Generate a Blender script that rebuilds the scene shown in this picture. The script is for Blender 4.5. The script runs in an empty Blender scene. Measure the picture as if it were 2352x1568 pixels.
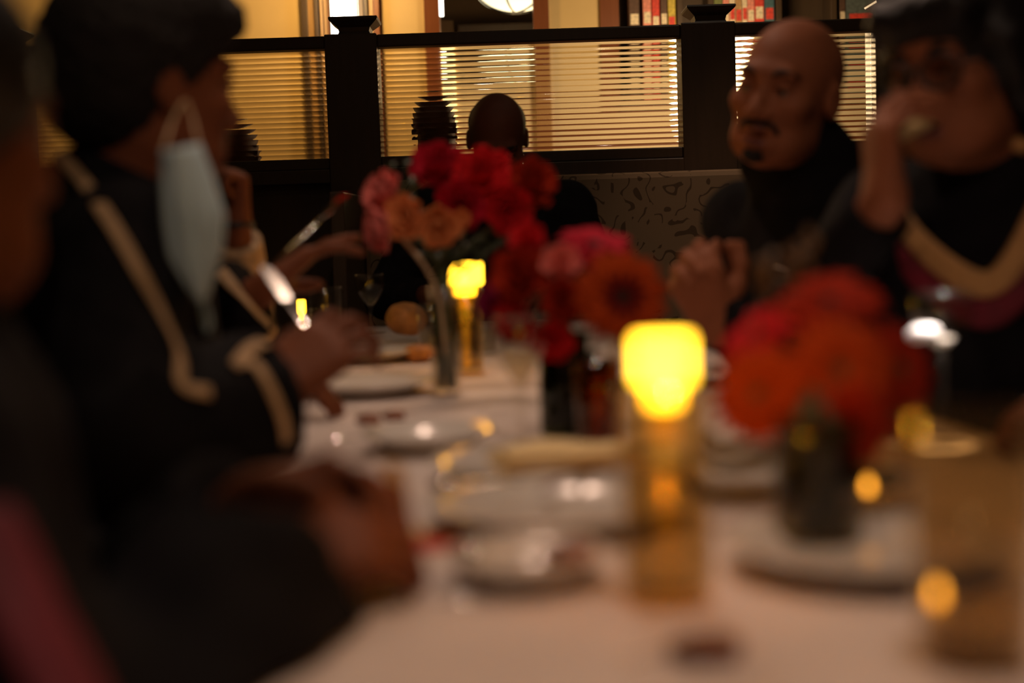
import bpy, bmesh, math, random
import numpy as np
from mathutils import Vector, Matrix
from mathutils.bvhtree import BVHTree

random.seed(7)
S = bpy.context.scene
COL = S.collection
D = bpy.data

# ------------------------------------------------------------------ camera, world, exposure, room lights
FPX = 2352 * 50 / 36
CAM = Vector((0, 0, 1.03))
CAM_M = Matrix.Rotation(math.radians(90 - 4.62), 3, 'X') @ Matrix.Rotation(math.radians(-1.9), 3, 'Z')
cam_data = D.cameras.new('camera')
cam_data.lens = 50
cam_data.sensor_width = 36
cam_data.clip_start = 0.05
cam_data.dof.use_dof = True
cam_data.dof.focus_distance = 5.1
cam_data.dof.aperture_fstop = 1.8
cam = D.objects.new('camera', cam_data)
cam.matrix_world = Matrix.Translation(CAM) @ CAM_M.to_4x4()
COL.objects.link(cam)
S.camera = cam

world = D.worlds.new('world')
world.use_nodes = True
world.node_tree.nodes['Background'].inputs[0].default_value = (0.30, 0.17, 0.08, 1)
world.node_tree.nodes['Background'].inputs[1].default_value = 0.003
S.world = world
S.view_settings.view_transform = 'Standard'
S.view_settings.look = 'None'
S.view_settings.gamma = 1
S.view_settings.use_curve_mapping = False
S.view_settings.exposure = 0.0

TZ = 0.77                                   # top of the tablecloth


def lamp(kind, name, loc, power, color, size=0.05, spot=None, target=None, blend=0.6):
    l = D.lights.new(name, kind)
    l.energy = power
    l.color = color
    if kind == 'AREA':
        l.shape = 'DISK'
        l.size = size
    else:
        l.shadow_soft_size = size
    if kind == 'SPOT':
        l.spot_size = math.radians(spot)
        l.spot_blend = blend
    o = D.objects.new(name, l)
    o.location = loc
    if target is not None:
        o.rotation_euler = (Vector(target) - Vector(loc)).to_track_quat('-Z', 'Y').to_euler()
    COL.objects.link(o)
    return o


WARM = (1.0, 0.67, 0.50)
# downlights in the ceiling over the table (their fixtures are built below)
DOWN = [((0.30, 0.55, 2.86), 46, 50), ((0.02, 1.75, 2.86), 24, 46), ((-0.10, 3.05, 2.86), 42, 64), ((0.85, 4.15, 2.86), 46, 46), ((0.15, -0.55, 2.86), 46, 36)]  # last two: added fill on the banquette, and from behind the camera
for p_, w_, a_ in DOWN:
    lamp('SPOT', 'downlight_lamp', p_, w_, WARM, 0.04, a_, (0.03, 2.35, 0.98) if p_[1] < 0 else (0.02, 2.0, 0.77) if p_[1] == 3.05 else (p_[0], p_[1] + (0.05 if p_[1] < 4 else 0.45), 0.77), 0.9)
ACCENT = (0.62, 1.40, 2.86)  # unseen spot, added to overexpose the froth in the stemmed glass
# far dining room lamps: wall lantern, pendant bowl, added unseen far-wall fill
lamp('POINT', 'lantern_lamp', (-0.86, 7.45, 2.40), 19, (1.0, 0.60, 0.20), 0.08)
lamp('POINT', 'pendant_lamp', (0.13, 8.75, 2.05), 9, (1.0, 0.66, 0.30), 0.15)
lamp('POINT', 'far_wall_fill', (1.0, 6.9, 1.75), 46, (1.0, 0.70, 0.38), 0.2)
lamp('POINT', 'far_wall_fill', (-2.1, 6.9, 2.4), 16, (1.0, 0.60, 0.22), 0.2)


# ------------------------------------------------------------------ helpers
def ray(px, py):
    return CAM_M @ Vector(((px - 1176) / FPX, (784 - py) / FPX, -1.0))


def at(px, py, Y):                          # point of the photo at distance Y in front of the camera
    r = ray(px, py)
    return CAM + r * (Y / r.y)


def tab(px, py, z=TZ):                      # point of the photo lying on the table
    r = ray(px, py)
    return CAM + r * ((z - CAM.z) / r.z)


def tag(o, label=None, cat=None, group=None, kind=None):
    if label: o['label'] = label
    if cat: o['category'] = cat
    if group: o['group'] = group
    if kind: o['kind'] = kind
    return o


def empty(name, loc, label=None, cat=None, group=None, kind=None):
    o = D.objects.new(name, None)
    o.empty_display_size = 0.05
    o.location = loc
    COL.objects.link(o)
    return tag(o, label, cat, group, kind)


def link_mesh(name, me, parent=None, mat=None, smooth=True):
    o = D.objects.new(name, me)
    COL.objects.link(o)
    if parent is not None:
        o.parent = parent
    if mat is not None and not me.materials:
        me.materials.append(mat)
    if smooth and len(me.polygons):
        me.polygons.foreach_set('use_smooth', [True] * len(me.polygons))
    return o


def root_loc(p):
    v = Vector((0, 0, 0))
    while p is not None:
        v += p.location
        p = p.parent
    return v


def mesh_obj(name, verts, faces, mat, parent=None, smooth=True):   # verts in world space
    me = D.meshes.new(name)
    off = root_loc(parent)
    me.from_pydata([tuple(Vector(v) - off) for v in verts], [], faces)
    me.update()
    return link_mesh(name, me, parent, mat, smooth)


def bm_obj(name, bm, mat, parent=None, smooth=False):
    me = D.meshes.new(name)
    bmesh.ops.recalc_face_normals(bm, faces=bm.faces)
    bm.to_mesh(me)
    bm.free()
    off = root_loc(parent)
    me.transform(Matrix.Translation(-off))
    return link_mesh(name, me, parent, mat, smooth)


def box(bm, lo, hi, M=None, bev=0.0):
    lo, hi = Vector(lo), Vector(hi)
    r = bmesh.ops.create_cube(bm, size=1)
    vs = r['verts']
    c, s = (lo + hi) / 2, hi - lo
    for v in vs:
        v.co = Vector((v.co.x * s.x + c.x, v.co.y * s.y + c.y, v.co.z * s.z + c.z))
    if bev:
        es = list({e for v in vs for e in v.link_edges})
        rr = bmesh.ops.bevel(bm, geom=es, offset=bev, segments=2, affect='EDGES', profile=0.5)
        vs = list({v for f in rr['faces'] for v in f.verts} | {v for v in vs if v.is_valid})
    if M is not None:
        for v in vs:
            v.co = M @ v.co


def box_obj(name, lo, hi, mat, parent=None, bev=0.003, M=None):
    bm = bmesh.new()
    box(bm, lo, hi, M, bev)
    return bm_obj(name, bm, mat, parent)


def lathe(prof, n=32, M=None, close=False):
    """profile [(r,z)] turned about Z; returns verts, faces"""
    vs, fs = [], []
    k = len(prof)
    for j in range(n):
        a = 2 * math.pi * j / n
        for r, z in prof:
            v = Vector((r * math.cos(a), r * math.sin(a), z))
            vs.append(M @ v if M is not None else v)
    for j in range(n):
        j2 = (j + 1) % n
        for i in range(k - 1 if not close else k):
            i2 = (i + 1) % k
            fs.append((j * k + i, j2 * k + i, j2 * k + i2, j * k + i2))
    return vs, fs


def lathe_obj(name, prof, mat, parent=None, M=None, n=32, close=False):
    vs, fs = lathe(prof, n, M, close)
    o = mesh_obj(name, vs, fs, mat, parent)
    bm = bmesh.new()
    bm.from_mesh(o.data)
    bmesh.ops.remove_doubles(bm, verts=bm.verts, dist=1e-5)
    bmesh.ops.recalc_face_normals(bm, faces=bm.faces)
    bm.to_mesh(o.data)
    bm.free()
    o.data.polygons.foreach_set('use_smooth', [True] * len(o.data.polygons))
    return o


def spline(pts, n):
    """Catmull-Rom through pts, n samples"""
    P = [Vector(p) for p in pts]
    P = [2 * P[0] - P[1]] + P + [2 * P[-1] - P[-2]]
    out = []
    segs = len(P) - 3
    for i in range(n):
        t = i / (n - 1) * segs
        s = min(int(t), segs - 1)
        u = t - s
        a, b, c, d = P[s:s + 4]
        out.append(0.5 * ((2 * b) + (c - a) * u + (2 * a - 5 * b + 4 * c - d) * u * u + (3 * b - a - 3 * c + d) * u ** 3))
    return out


def tube(pts, rad, n=8, flat=None, normals=None):
    """tube along pts; rad number or list; flat = thickness ratio across 'normals'"""
    vs, fs = [], []
    m = len(pts)
    rad = rad if isinstance(rad, (list, tuple)) else [rad] * m
    up = Vector((0.13, 0.21, 0.97))
    for i, p in enumerate(pts):
        t = (pts[min(i + 1, m - 1)] - pts[max(i - 1, 0)]).normalized()
        if normals is not None:
            nn = normals[i] - t * normals[i].dot(t)
        else:
            nn = up - t * up.dot(t)
            if nn.length < 0.2:
                nn = Vector((1, 0, 0)) - t * t.x
        nn.normalize()
        if normals is None: up = nn
        bb = t.cross(nn)
        for j in range(n):
            a = 2 * math.pi * j / n
            vs.append(p + bb * (math.cos(a) * rad[i]) + nn * (math.sin(a) * rad[i] * (flat or 1)))
    for i in range(m - 1):
        for j in range(n):
            j2 = (j + 1) % n
            fs.append((i * n + j, i * n + j2, (i + 1) * n + j2, (i + 1) * n + j))
    fs.append(tuple(range(n))[::-1])
    fs.append(tuple((m - 1) * n + j for j in range(n)))
    return vs, fs


def tube_obj(name, pts, rad, mat, parent=None, n=8, flat=None, normals=None):
    vs, fs = tube([Vector(p) for p in pts], rad, n, flat, normals)
    return mesh_obj(name, vs, fs, mat, parent)


def frame_to(fwd, up=(0, 0, 1)):
    """matrix whose columns are right(x), forward(y), up(z)"""
    f = Vector(fwd).normalized()
    u = Vector(up)
    r = f.cross(u).normalized()
    u = r.cross(f)
    return Matrix((r, f, u)).transposed()


# ------------------------------------------------------------------ materials (all procedural)
def mat(name, col, rough=0.6, metal=0.0, var=0.0, scale=20.0, bump=0.0, emit=None, estr=0.0, spec=0.5, col2=None, sheen=0.0, sss=0.0):
    m = D.materials.new(name)
    m.use_nodes = True
    nt = m.node_tree
    b = nt.nodes['Principled BSDF']
    b.inputs['Base Color'].default_value = (*col, 1)
    b.inputs['Roughness'].default_value = rough
    b.inputs['Metallic'].default_value = metal
    b.inputs['Specular IOR Level'].default_value = spec
    if sheen:
        b.inputs['Sheen Weight'].default_value = sheen
    if emit:
        b.inputs['Emission Color'].default_value = (*emit, 1)
        b.inputs['Emission Strength'].default_value = estr
    if var or bump or col2:
        tc = nt.nodes.new('ShaderNodeTexCoord')
        nz = nt.nodes.new('ShaderNodeTexNoise')
        nz.inputs['Scale'].default_value = scale
        nz.inputs['Detail'].default_value = 5
        nt.links.new(tc.outputs['Object'], nz.inputs['Vector'])
        if var or col2:
            rp = nt.nodes.new('ShaderNodeValToRGB')
            c2 = col2 or tuple(c * (1 - var) for c in col)
            rp.color_ramp.elements[0].color = (*c2, 1)
            rp.color_ramp.elements[1].color = (*(tuple(min(1, c * (1 + var)) for c in col)), 1)
            rp.color_ramp.elements[0].position = 0.35
            rp.color_ramp.elements[1].position = 0.65
            nt.links.new(nz.outputs['Fac'], rp.inputs['Fac'])
            nt.links.new(rp.outputs['Color'], b.inputs['Base Color'])
        if bump:
            bp = nt.nodes.new('ShaderNodeBump')
            bp.inputs['Strength'].default_value = bump
            bp.inputs['Distance'].default_value = 0.01
            nt.links.new(nz.outputs['Fac'], bp.inputs['Height'])
            nt.links.new(bp.outputs['Normal'], b.inputs['Normal'])
    return m


def wood(name, c1, c2, rough=0.35):
    m = mat(name, c1, rough)
    nt = m.node_tree
    b = nt.nodes['Principled BSDF']
    tc = nt.nodes.new('ShaderNodeTexCoord')
    mp = nt.nodes.new('ShaderNodeMapping')
    mp.inputs['Scale'].default_value = (14, 14, 1.2)
    nz = nt.nodes.new('ShaderNodeTexNoise')
    nz.inputs['Scale'].default_value = 4
    nz.inputs['Detail'].default_value = 6
    rp = nt.nodes.new('ShaderNodeValToRGB')
    rp.color_ramp.elements[0].color = (*c1, 1)
    rp.color_ramp.elements[1].color = (*c2, 1)
    nt.links.new(tc.outputs['Object'], mp.inputs['Vector'])
    nt.links.new(mp.outputs['Vector'], nz.inputs['Vector'])
    nt.links.new(nz.outputs['Fac'], rp.inputs['Fac'])
    nt.links.new(rp.outputs['Color'], b.inputs['Base Color'])
    return m


def thin_glass(name, tint=(1, 1, 1), rough=0.03, gloss=1.0, ior=1.5):
    """thin clear walls: straight-through light plus a Fresnel sheen"""
    m = D.materials.new(name)
    m.use_nodes = True
    nt = m.node_tree
    nt.nodes.clear()
    out = nt.nodes.new('ShaderNodeOutputMaterial')
    mix = nt.nodes.new('ShaderNodeMixShader')
    tr = nt.nodes.new('ShaderNodeBsdfTransparent')
    tr.inputs[0].default_value = (*tint, 1)
    gl = nt.nodes.new('ShaderNodeBsdfGlossy')
    gl.inputs['Roughness'].default_value = rough
    gl.inputs['Color'].default_value = (gloss, gloss, gloss, 1)
    lw = nt.nodes.new('ShaderNodeLayerWeight')
    lw.inputs['Blend'].default_value = 0.5
    pw = nt.nodes.new('ShaderNodeMath'); pw.operation = 'POWER'; pw.inputs[1].default_value = 4.0
    ma = nt.nodes.new('ShaderNodeMath'); ma.operation = 'MULTIPLY_ADD'
    f0 = ((ior - 1) / (ior + 1)) ** 2
    ma.inputs[1].default_value = 0.8 * (1 - f0); ma.inputs[2].default_value = f0
    nt.links.new(lw.outputs['Facing'], pw.inputs[0])
    nt.links.new(pw.outputs[0], ma.inputs[0])
    nt.links.new(ma.outputs[0], mix.inputs[0])
    nt.links.new(tr.outputs[0], mix.inputs[1])
    nt.links.new(gl.outputs[0], mix.inputs[2])
    nt.links.new(mix.outputs[0], out.inputs[0])
    return m


def solid_glass(name, col=(1, 1, 1), rough=0.0, ior=1.45):
    m = D.materials.new(name)
    m.use_nodes = True
    b = m.node_tree.nodes['Principled BSDF']
    b.inputs['Base Color'].default_value = (*col, 1)
    b.inputs['Transmission Weight'].default_value = 1
    b.inputs['Roughness'].default_value = rough
    b.inputs['IOR'].default_value = ior
    return m


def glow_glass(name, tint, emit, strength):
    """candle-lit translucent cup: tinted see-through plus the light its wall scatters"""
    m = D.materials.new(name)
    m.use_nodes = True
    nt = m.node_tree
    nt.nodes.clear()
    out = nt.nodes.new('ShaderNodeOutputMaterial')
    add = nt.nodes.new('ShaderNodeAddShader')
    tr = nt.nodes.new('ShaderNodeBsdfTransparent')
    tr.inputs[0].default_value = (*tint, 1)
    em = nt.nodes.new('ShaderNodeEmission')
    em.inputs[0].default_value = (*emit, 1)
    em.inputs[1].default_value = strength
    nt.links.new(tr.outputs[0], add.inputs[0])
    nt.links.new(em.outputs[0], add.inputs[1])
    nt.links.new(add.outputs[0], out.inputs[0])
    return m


def scroll_fabric(name):
    """upholstery woven with dark curling lines"""
    m = mat(name, (0.20, 0.13, 0.065), 0.85)
    nt = m.node_tree
    b = nt.nodes['Principled BSDF']
    tc = nt.nodes.new('ShaderNodeTexCoord')
    nz = nt.nodes.new('ShaderNodeTexNoise')
    nz.inputs['Scale'].default_value = 12.0
    nz.inputs['Detail'].default_value = 1.0
    nt.links.new(tc.outputs['Object'], nz.inputs['Vector'])
    mth = nt.nodes.new('ShaderNodeMath'); mth.operation = 'MULTIPLY'; mth.inputs[1].default_value = 5.0
    fr = nt.nodes.new('ShaderNodeMath'); fr.operation = 'FRACT'
    sb = nt.nodes.new('ShaderNodeMath'); sb.operation = 'SUBTRACT'; sb.inputs[1].default_value = 0.5
    ab = nt.nodes.new('ShaderNodeMath'); ab.operation = 'ABSOLUTE'
    nt.links.new(nz.outputs['Fac'], mth.inputs[0])
    nt.links.new(mth.outputs[0], fr.inputs[0])
    nt.links.new(fr.outputs[0], sb.inputs[0])
    nt.links.new(sb.outputs[0], ab.inputs[0])
    n2 = nt.nodes.new('ShaderNodeTexNoise')
    n2.inputs['Scale'].default_value = 14.0
    nt.links.new(tc.outputs['Object'], n2.inputs['Vector'])
    gt = nt.nodes.new('ShaderNodeMath'); gt.operation = 'GREATER_THAN'; gt.inputs[1].default_value = 0.47
    nt.links.new(n2.outputs['Fac'], gt.inputs[0])
    lt = nt.nodes.new('ShaderNodeMath'); lt.operation = 'LESS_THAN'; lt.inputs[1].default_value = 0.10
    nt.links.new(ab.outputs[0], lt.inputs[0])
    mu = nt.nodes.new('ShaderNodeMath'); mu.operation = 'MULTIPLY'
    nt.links.new(lt.outputs[0], mu.inputs[0])
    nt.links.new(gt.outputs[0], mu.inputs[1])
    mx = nt.nodes.new('ShaderNodeMixRGB')
    mx.inputs[1].default_value = (0.20, 0.13, 0.065, 1)
    mx.inputs[2].default_value = (0.075, 0.042, 0.015, 1)
    nt.links.new(mu.outputs[0], mx.inputs[0])
    nt.links.new(mx.outputs[0], b.inputs['Base Color'])
    return m


M = {}
M['dark_wood'] = wood('dark_wood', (0.050, 0.030, 0.016), (0.085, 0.050, 0.026), 0.4)
M['red_wood'] = wood('red_wood', (0.16, 0.045, 0.014), (0.24, 0.075, 0.024), 0.4)
M['tan_wood'] = wood('tan_wood', (0.38, 0.22, 0.09), (0.5, 0.30, 0.13), 0.4)
M['cream_wall'] = mat('cream_wall', (0.72, 0.52, 0.24), 0.8, var=0.04, scale=3, bump=0.05)
M['cream_wall_dim'] = mat('cream_wall_dim', (0.60, 0.41, 0.17), 0.8, var=0.06, scale=3)  # lower far wall: lantern light fading downward, put into a darker tone
M['cream_low'] = mat('cream_low', (0.80, 0.66, 0.44), 0.75, var=0.04, scale=4)
M['side_wall'] = mat('side_wall', (0.16, 0.10, 0.06), 0.85, var=0.1, scale=2)
M['ceiling'] = mat('ceiling', (0.10, 0.075, 0.05), 0.9, var=0.05, scale=2)
M['carpet'] = mat('carpet', (0.05, 0.022, 0.016), 0.95, var=0.4, scale=40, bump=0.3)
M['fabric'] = scroll_fabric('fabric')
M['cloth'] = mat('cloth', (0.74, 0.64, 0.58), 0.85, var=0.05, scale=9, bump=0.12)
M['porcelain'] = mat('porcelain', (0.72, 0.68, 0.62), 0.18, spec=0.6)
M['silver'] = mat('silver', (0.75, 0.72, 0.68), 0.10, metal=1.0)
M['dark_metal'] = mat('dark_metal', (0.03, 0.03, 0.03), 0.35, metal=0.7)
M['red_paper'] = mat('red_paper', (0.55, 0.02, 0.02), 0.6, var=0.1)
M['cream_paper'] = mat('cream_paper', (0.75, 0.55, 0.25), 0.7, var=0.05)
M['napkin'] = mat('napkin', (0.78, 0.70, 0.58), 0.85, var=0.05, scale=30, bump=0.2)
M['napkin_candle_tint'] = mat('napkin_candle_tint', (0.95, 0.71, 0.34), 0.85, var=0.04, scale=30, bump=0.2)  # candle's yellow glow put into the cream napkin colour
M['bread'] = mat('bread', (0.55, 0.24, 0.06), 0.55, var=0.25, scale=30, bump=0.3)
M['food_brown'] = mat('food_brown', (0.22, 0.07, 0.03), 0.5, var=0.4, scale=60, bump=0.5)
M['glass'] = thin_glass('glass', (0.97, 0.96, 0.93), 0.05, 1.0)
M['glass_ribs'] = solid_glass('glass_ribs', (1.0, 0.97, 0.90), 0.04, 1.45)
M['amber_glass'] = thin_glass('amber_glass', (0.85, 0.58, 0.26), 0.06)
M['straw_glass'] = thin_glass('straw_glass', (0.95, 0.85, 0.62), 0.10, 1.0)
M['smoke_glass'] = thin_glass('smoke_glass', (0.62, 0.56, 0.42), 0.04)
M['tea_glass'] = thin_glass('tea_glass', (0.84, 0.74, 0.56), 0.02)
M['brown_glass'] = thin_glass('brown_glass', (0.66, 0.36, 0.11), 0.06)
M['green_glass'] = thin_glass('green_glass', (0.25, 0.27, 0.12), 0.06)
M['water'] = thin_glass('water', (0.90, 0.84, 0.72), 0.04, 1.0, 1.33)
M['wax'] = mat('wax', (0.9, 0.72, 0.35), 0.5, emit=(1.0, 0.66, 0.22), estr=7)
M['flame'] = mat('flame', (1, 0.8, 0.4), 0.5, emit=(1.0, 0.74, 0.30), estr=16)
M['wax_plain'] = mat('wax_plain', (0.8, 0.65, 0.4), 0.5)
M['glint_flame'] = mat('glint_flame', (1, 0.6, 0.2), 0.5, emit=(1.0, 0.48, 0.06), estr=7)
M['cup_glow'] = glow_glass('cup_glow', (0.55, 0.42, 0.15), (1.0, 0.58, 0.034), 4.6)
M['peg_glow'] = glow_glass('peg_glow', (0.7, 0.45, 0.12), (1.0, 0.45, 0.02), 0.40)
M['lamp_white'] = mat('lamp_white', (0.9, 0.9, 0.85), 0.5, emit=(1.0, 0.93, 0.80), estr=4.0)
M['lamp_soft'] = mat('lamp_soft', (0.9, 0.8, 0.6), 0.5, emit=(1.0, 0.72, 0.30), estr=1.3)
M['lamp_bowl'] = mat('lamp_bowl', (0.9, 0.85, 0.7), 0.4, emit=(1.0, 0.86, 0.52), estr=1.7)
M['downlight_glow'] = mat('downlight_glow', (1, 0.9, 0.8), 0.5, emit=(1.0, 0.78, 0.58), estr=60)
M['stem_green'] = mat('stem_green', (0.045, 0.065, 0.018), 0.5, var=0.2)
M['stem_pale'] = mat('stem_pale', (0.50, 0.36, 0.20), 0.5, var=0.1)
M['leaf'] = mat('leaf', (0.035, 0.055, 0.015), 0.5, var=0.3)
M['dry_leaf'] = mat('dry_leaf', (0.13, 0.07, 0.03), 0.7, var=0.4)
M['flower_eye'] = mat('flower_eye', (0.012, 0.010, 0.006), 0.8, var=0.3, scale=200, bump=0.6)
M['flower_core'] = mat('flower_core', (0.10, 0.06, 0.015), 0.8, var=0.3, scale=200, bump=0.6)
M['pet_orange'] = mat('pet_orange', (0.42, 0.050, 0.004), 0.8, spec=0.15, var=0.12, scale=60)
M['pet_scarlet'] = mat('pet_scarlet', (0.40, 0.024, 0.005), 0.8, spec=0.15, var=0.12, scale=60)
M['pet_dark'] = mat('pet_dark', (0.13, 0.006, 0.004), 0.8, spec=0.15, var=0.15, scale=60)
M['pet_red'] = mat('pet_red', (0.66, 0.014, 0.020), 0.8, spec=0.15, var=0.15, scale=60)
M['pet_crimson'] = mat('pet_crimson', (0.50, 0.008, 0.030), 0.8, spec=0.15, var=0.15, scale=60)
M['pet_magenta'] = mat('pet_magenta', (0.30, 0.008, 0.075), 0.8, spec=0.15, var=0.15, scale=60)
M['pet_pink'] = mat('pet_pink', (0.88, 0.34, 0.28), 0.8, spec=0.15, var=0.1, scale=60, col2=(0.72, 0.08, 0.09))
M['pet_peach'] = mat('pet_peach', (0.85, 0.42, 0.16), 0.8, spec=0.15, var=0.1, scale=60, col2=(0.75, 0.22, 0.08))
M['gown_black'] = mat('gown_black', (0.006, 0.005, 0.006), 0.9, var=0.3, scale=30, bump=0.1, spec=0.15)
M['gown_maroon'] = mat('gown_maroon', (0.11, 0.006, 0.018), 0.8, var=0.3, scale=30, spec=0.2)
M['trousers'] = mat('trousers', (0.008, 0.008, 0.010), 0.9, spec=0.15)
M['tan_trim'] = mat('tan_trim', (0.50, 0.32, 0.16), 0.75, var=0.1, scale=80, bump=0.2)
M['tan_band'] = mat('tan_band', (0.55, 0.29, 0.10), 0.75, var=0.1, scale=80, bump=0.2)
M['sleeve_beige'] = mat('sleeve_beige', (0.42, 0.28, 0.15), 0.8, var=0.3, scale=60)
M['maroon_band'] = mat('maroon_band', (0.16, 0.005, 0.018), 0.7, var=0.2, scale=30)
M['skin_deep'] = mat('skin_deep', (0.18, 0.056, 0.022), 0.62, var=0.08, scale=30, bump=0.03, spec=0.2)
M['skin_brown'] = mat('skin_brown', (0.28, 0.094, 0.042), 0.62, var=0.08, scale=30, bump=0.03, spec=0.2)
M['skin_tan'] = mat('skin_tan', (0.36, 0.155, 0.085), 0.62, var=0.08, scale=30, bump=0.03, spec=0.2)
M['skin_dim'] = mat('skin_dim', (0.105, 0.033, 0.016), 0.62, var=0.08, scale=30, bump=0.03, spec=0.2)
M['hair'] = mat('hair', (0.012, 0.009, 0.007), 0.75, var=0.4, scale=120, bump=0.8, spec=0.25)
M['hair_sheen'] = mat('hair_sheen', (0.010, 0.008, 0.007), 0.5, var=0.4, scale=90, bump=0.3, spec=0.3)
M['mask_blue'] = mat('mask_blue', (0.48, 0.64, 0.68), 0.8, var=0.08, scale=10, bump=0.1)
M['eye_white'] = mat('eye_white', (0.28, 0.23, 0.19), 0.25)
M['iris'] = mat('iris', (0.015, 0.008, 0.004), 0.15)
M['lip'] = mat('lip', (0.16, 0.045, 0.035), 0.45)
M['black_plastic'] = mat('black_plastic', (0.008, 0.008, 0.008), 0.3)
M['lens'] = thin_glass('lens', (0.75, 0.75, 0.75), 0.03)
M['chair_wood'] = wood('chair_wood', (0.035, 0.018, 0.008), (0.06, 0.03, 0.014))
M['chair_seat'] = mat('chair_seat', (0.03, 0.012, 0.010), 0.7)
M['cream_drink'] = mat('cream_drink', (0.55, 0.50, 0.42), 0.4)
M['glint_froth'] = mat('glint_froth', (0.92, 0.90, 0.88), 0.6, var=0.03, scale=80, bump=0.3)
BOOKC = dict(red=(0.62, 0.05, 0.03), white=(0.75, 0.62, 0.42), pink=(0.72, 0.25, 0.18), teal=(0.05, 0.12, 0.14), green=(0.16, 0.18, 0.05),
             brown=(0.10, 0.05, 0.03), grey=(0.10, 0.12, 0.11), yellow=(0.55, 0.42, 0.06), tan=(0.42, 0.25, 0.10))
for k_, v_ in BOOKC.items():
    M['book_' + k_] = mat('book_' + k_, v_, 0.6, var=0.25, scale=60)


# ------------------------------------------------------------------ signed-distance bodies (numpy), meshed with surface nets
class Field:
    def __init__(self, vox):
        self.v = vox
        self.ops = []

    def cap(self, a, b, ra, rb=None, k=0.02, cut=False, neg=False):
        rb = ra if rb is None else rb
        a, b = np.array(a, np.float32), np.array(b, np.float32)
        r = max(ra, rb)
        self.ops.append(('cap', np.minimum(a, b) - r, np.maximum(a, b) + r, k, neg, (a, b, ra, rb, cut)))

    def ell(self, c, r, R=None, k=0.02, neg=False):
        c = np.array(c, np.float32)
        R = np.eye(3, dtype=np.float32) if R is None else np.array(R, np.float32)
        m = max(r)
        self.ops.append(('ell', c - m, c + m, k, neg, (c, np.array(r, np.float32), R)))

    def carve_table(self):
        c = TM @ Vector((0, (Y0 + Y1) / 2, 0.691))
        R3 = np.array(TM.to_3x3(), np.float32)
        h = np.array((HW + 0.004, (Y1 - Y0) / 2 + 0.004, 0.0805), np.float32)
        m = float(h[1]) + 0.5
        c = np.array(c, np.float32)
        self.ops.append(('box', c - m, c + m, 0.004, True, (c, h, R3)))

    def mesh(self, noise=None):
        v = self.v
        pos = [o for o in self.ops if not o[4]]
        lo = np.min([o[1] for o in pos], 0) - 3 * v
        hi = np.max([o[2] for o in pos], 0) + 3 * v
        n = np.ceil((hi - lo) / v).astype(int) + 1
        ax = [lo[i] + v * np.arange(n[i], dtype=np.float32) for i in range(3)]
        Fd = np.full(tuple(n), 0.06, np.float32)
        for kind, a0, b0, k, neg, par in self.ops:
            pad = k + 2.5 * v
            i0 = np.maximum(np.floor((a0 - pad - lo) / v).astype(int), 0)
            i1 = np.minimum(np.ceil((b0 + pad - lo) / v).astype(int) + 1, n)
            if np.any(i1 <= i0):
                continue
            X = ax[0][i0[0]:i1[0]][:, None, None]
            Y = ax[1][i0[1]:i1[1]][None, :, None]
            Z = ax[2][i0[2]:i1[2]][None, None, :]
            if kind == 'cap':
                a, b, ra, rb, cut = par
                d = b - a
                L2 = max(float(d @ d), 1e-9)
                tt = ((X - a[0]) * d[0] + (Y - a[1]) * d[1] + (Z - a[2]) * d[2]) / L2
                t = np.clip(tt, 0, 1)
                dist = np.sqrt((X - a[0] - t * d[0]) ** 2 + (Y - a[1] - t * d[1]) ** 2 + (Z - a[2] - t * d[2]) ** 2) - (ra + (rb - ra) * t)
                if cut:
                    dist = np.maximum(dist, (tt - 1) * math.sqrt(L2))
            elif kind == 'box':
                c, r, R = par
                x, y, z = X - c[0], Y - c[1], Z - c[2]
                dist = np.maximum(np.maximum(np.abs(R[0, 0] * x + R[1, 0] * y + R[2, 0] * z) - r[0], np.abs(R[0, 1] * x + R[1, 1] * y + R[2, 1] * z) - r[1]), np.abs(z) - r[2])
            else:
                c, r, R = par
                x, y, z = X - c[0], Y - c[1], Z - c[2]
                q0 = (R[0, 0] * x + R[1, 0] * y + R[2, 0] * z) / r[0]
                q1 = (R[0, 1] * x + R[1, 1] * y + R[2, 1] * z) / r[1]
                q2 = (R[0, 2] * x + R[1, 2] * y + R[2, 2] * z) / r[2]
                k0 = np.sqrt(q0 * q0 + q1 * q1 + q2 * q2)
                k1 = np.sqrt((q0 / r[0]) ** 2 + (q1 / r[1]) ** 2 + (q2 / r[2]) ** 2) + 1e-6
                dist = k0 * (k0 - 1) / k1
            sl = (slice(i0[0], i1[0]), slice(i0[1], i1[1]), slice(i0[2], i1[2]))
            f = Fd[sl]
            if neg:
                h = np.maximum(k - np.abs(f + dist), 0) / k
                Fd[sl] = np.maximum(f, -dist) + h * h * k * 0.25
            else:
                h = np.maximum(k - np.abs(f - dist), 0) / k
                Fd[sl] = np.minimum(f, dist) - h * h * k * 0.25
        if noise is not None:
            amp, fr = noise
            X = ax[0][:, None, None]; Y = ax[1][None, :, None]; Z = ax[2][None, None, :]
            Fd = Fd + amp * (np.sin(X * fr + 1.3 * np.sin(Z * fr * 0.7)) * np.sin(Y * fr * 1.1 + 0.6) * np.sin(Z * fr * 0.9 + 1.1 * np.sin(X * fr * 0.6)))
        return surface_nets(Fd, lo, v)


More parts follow.
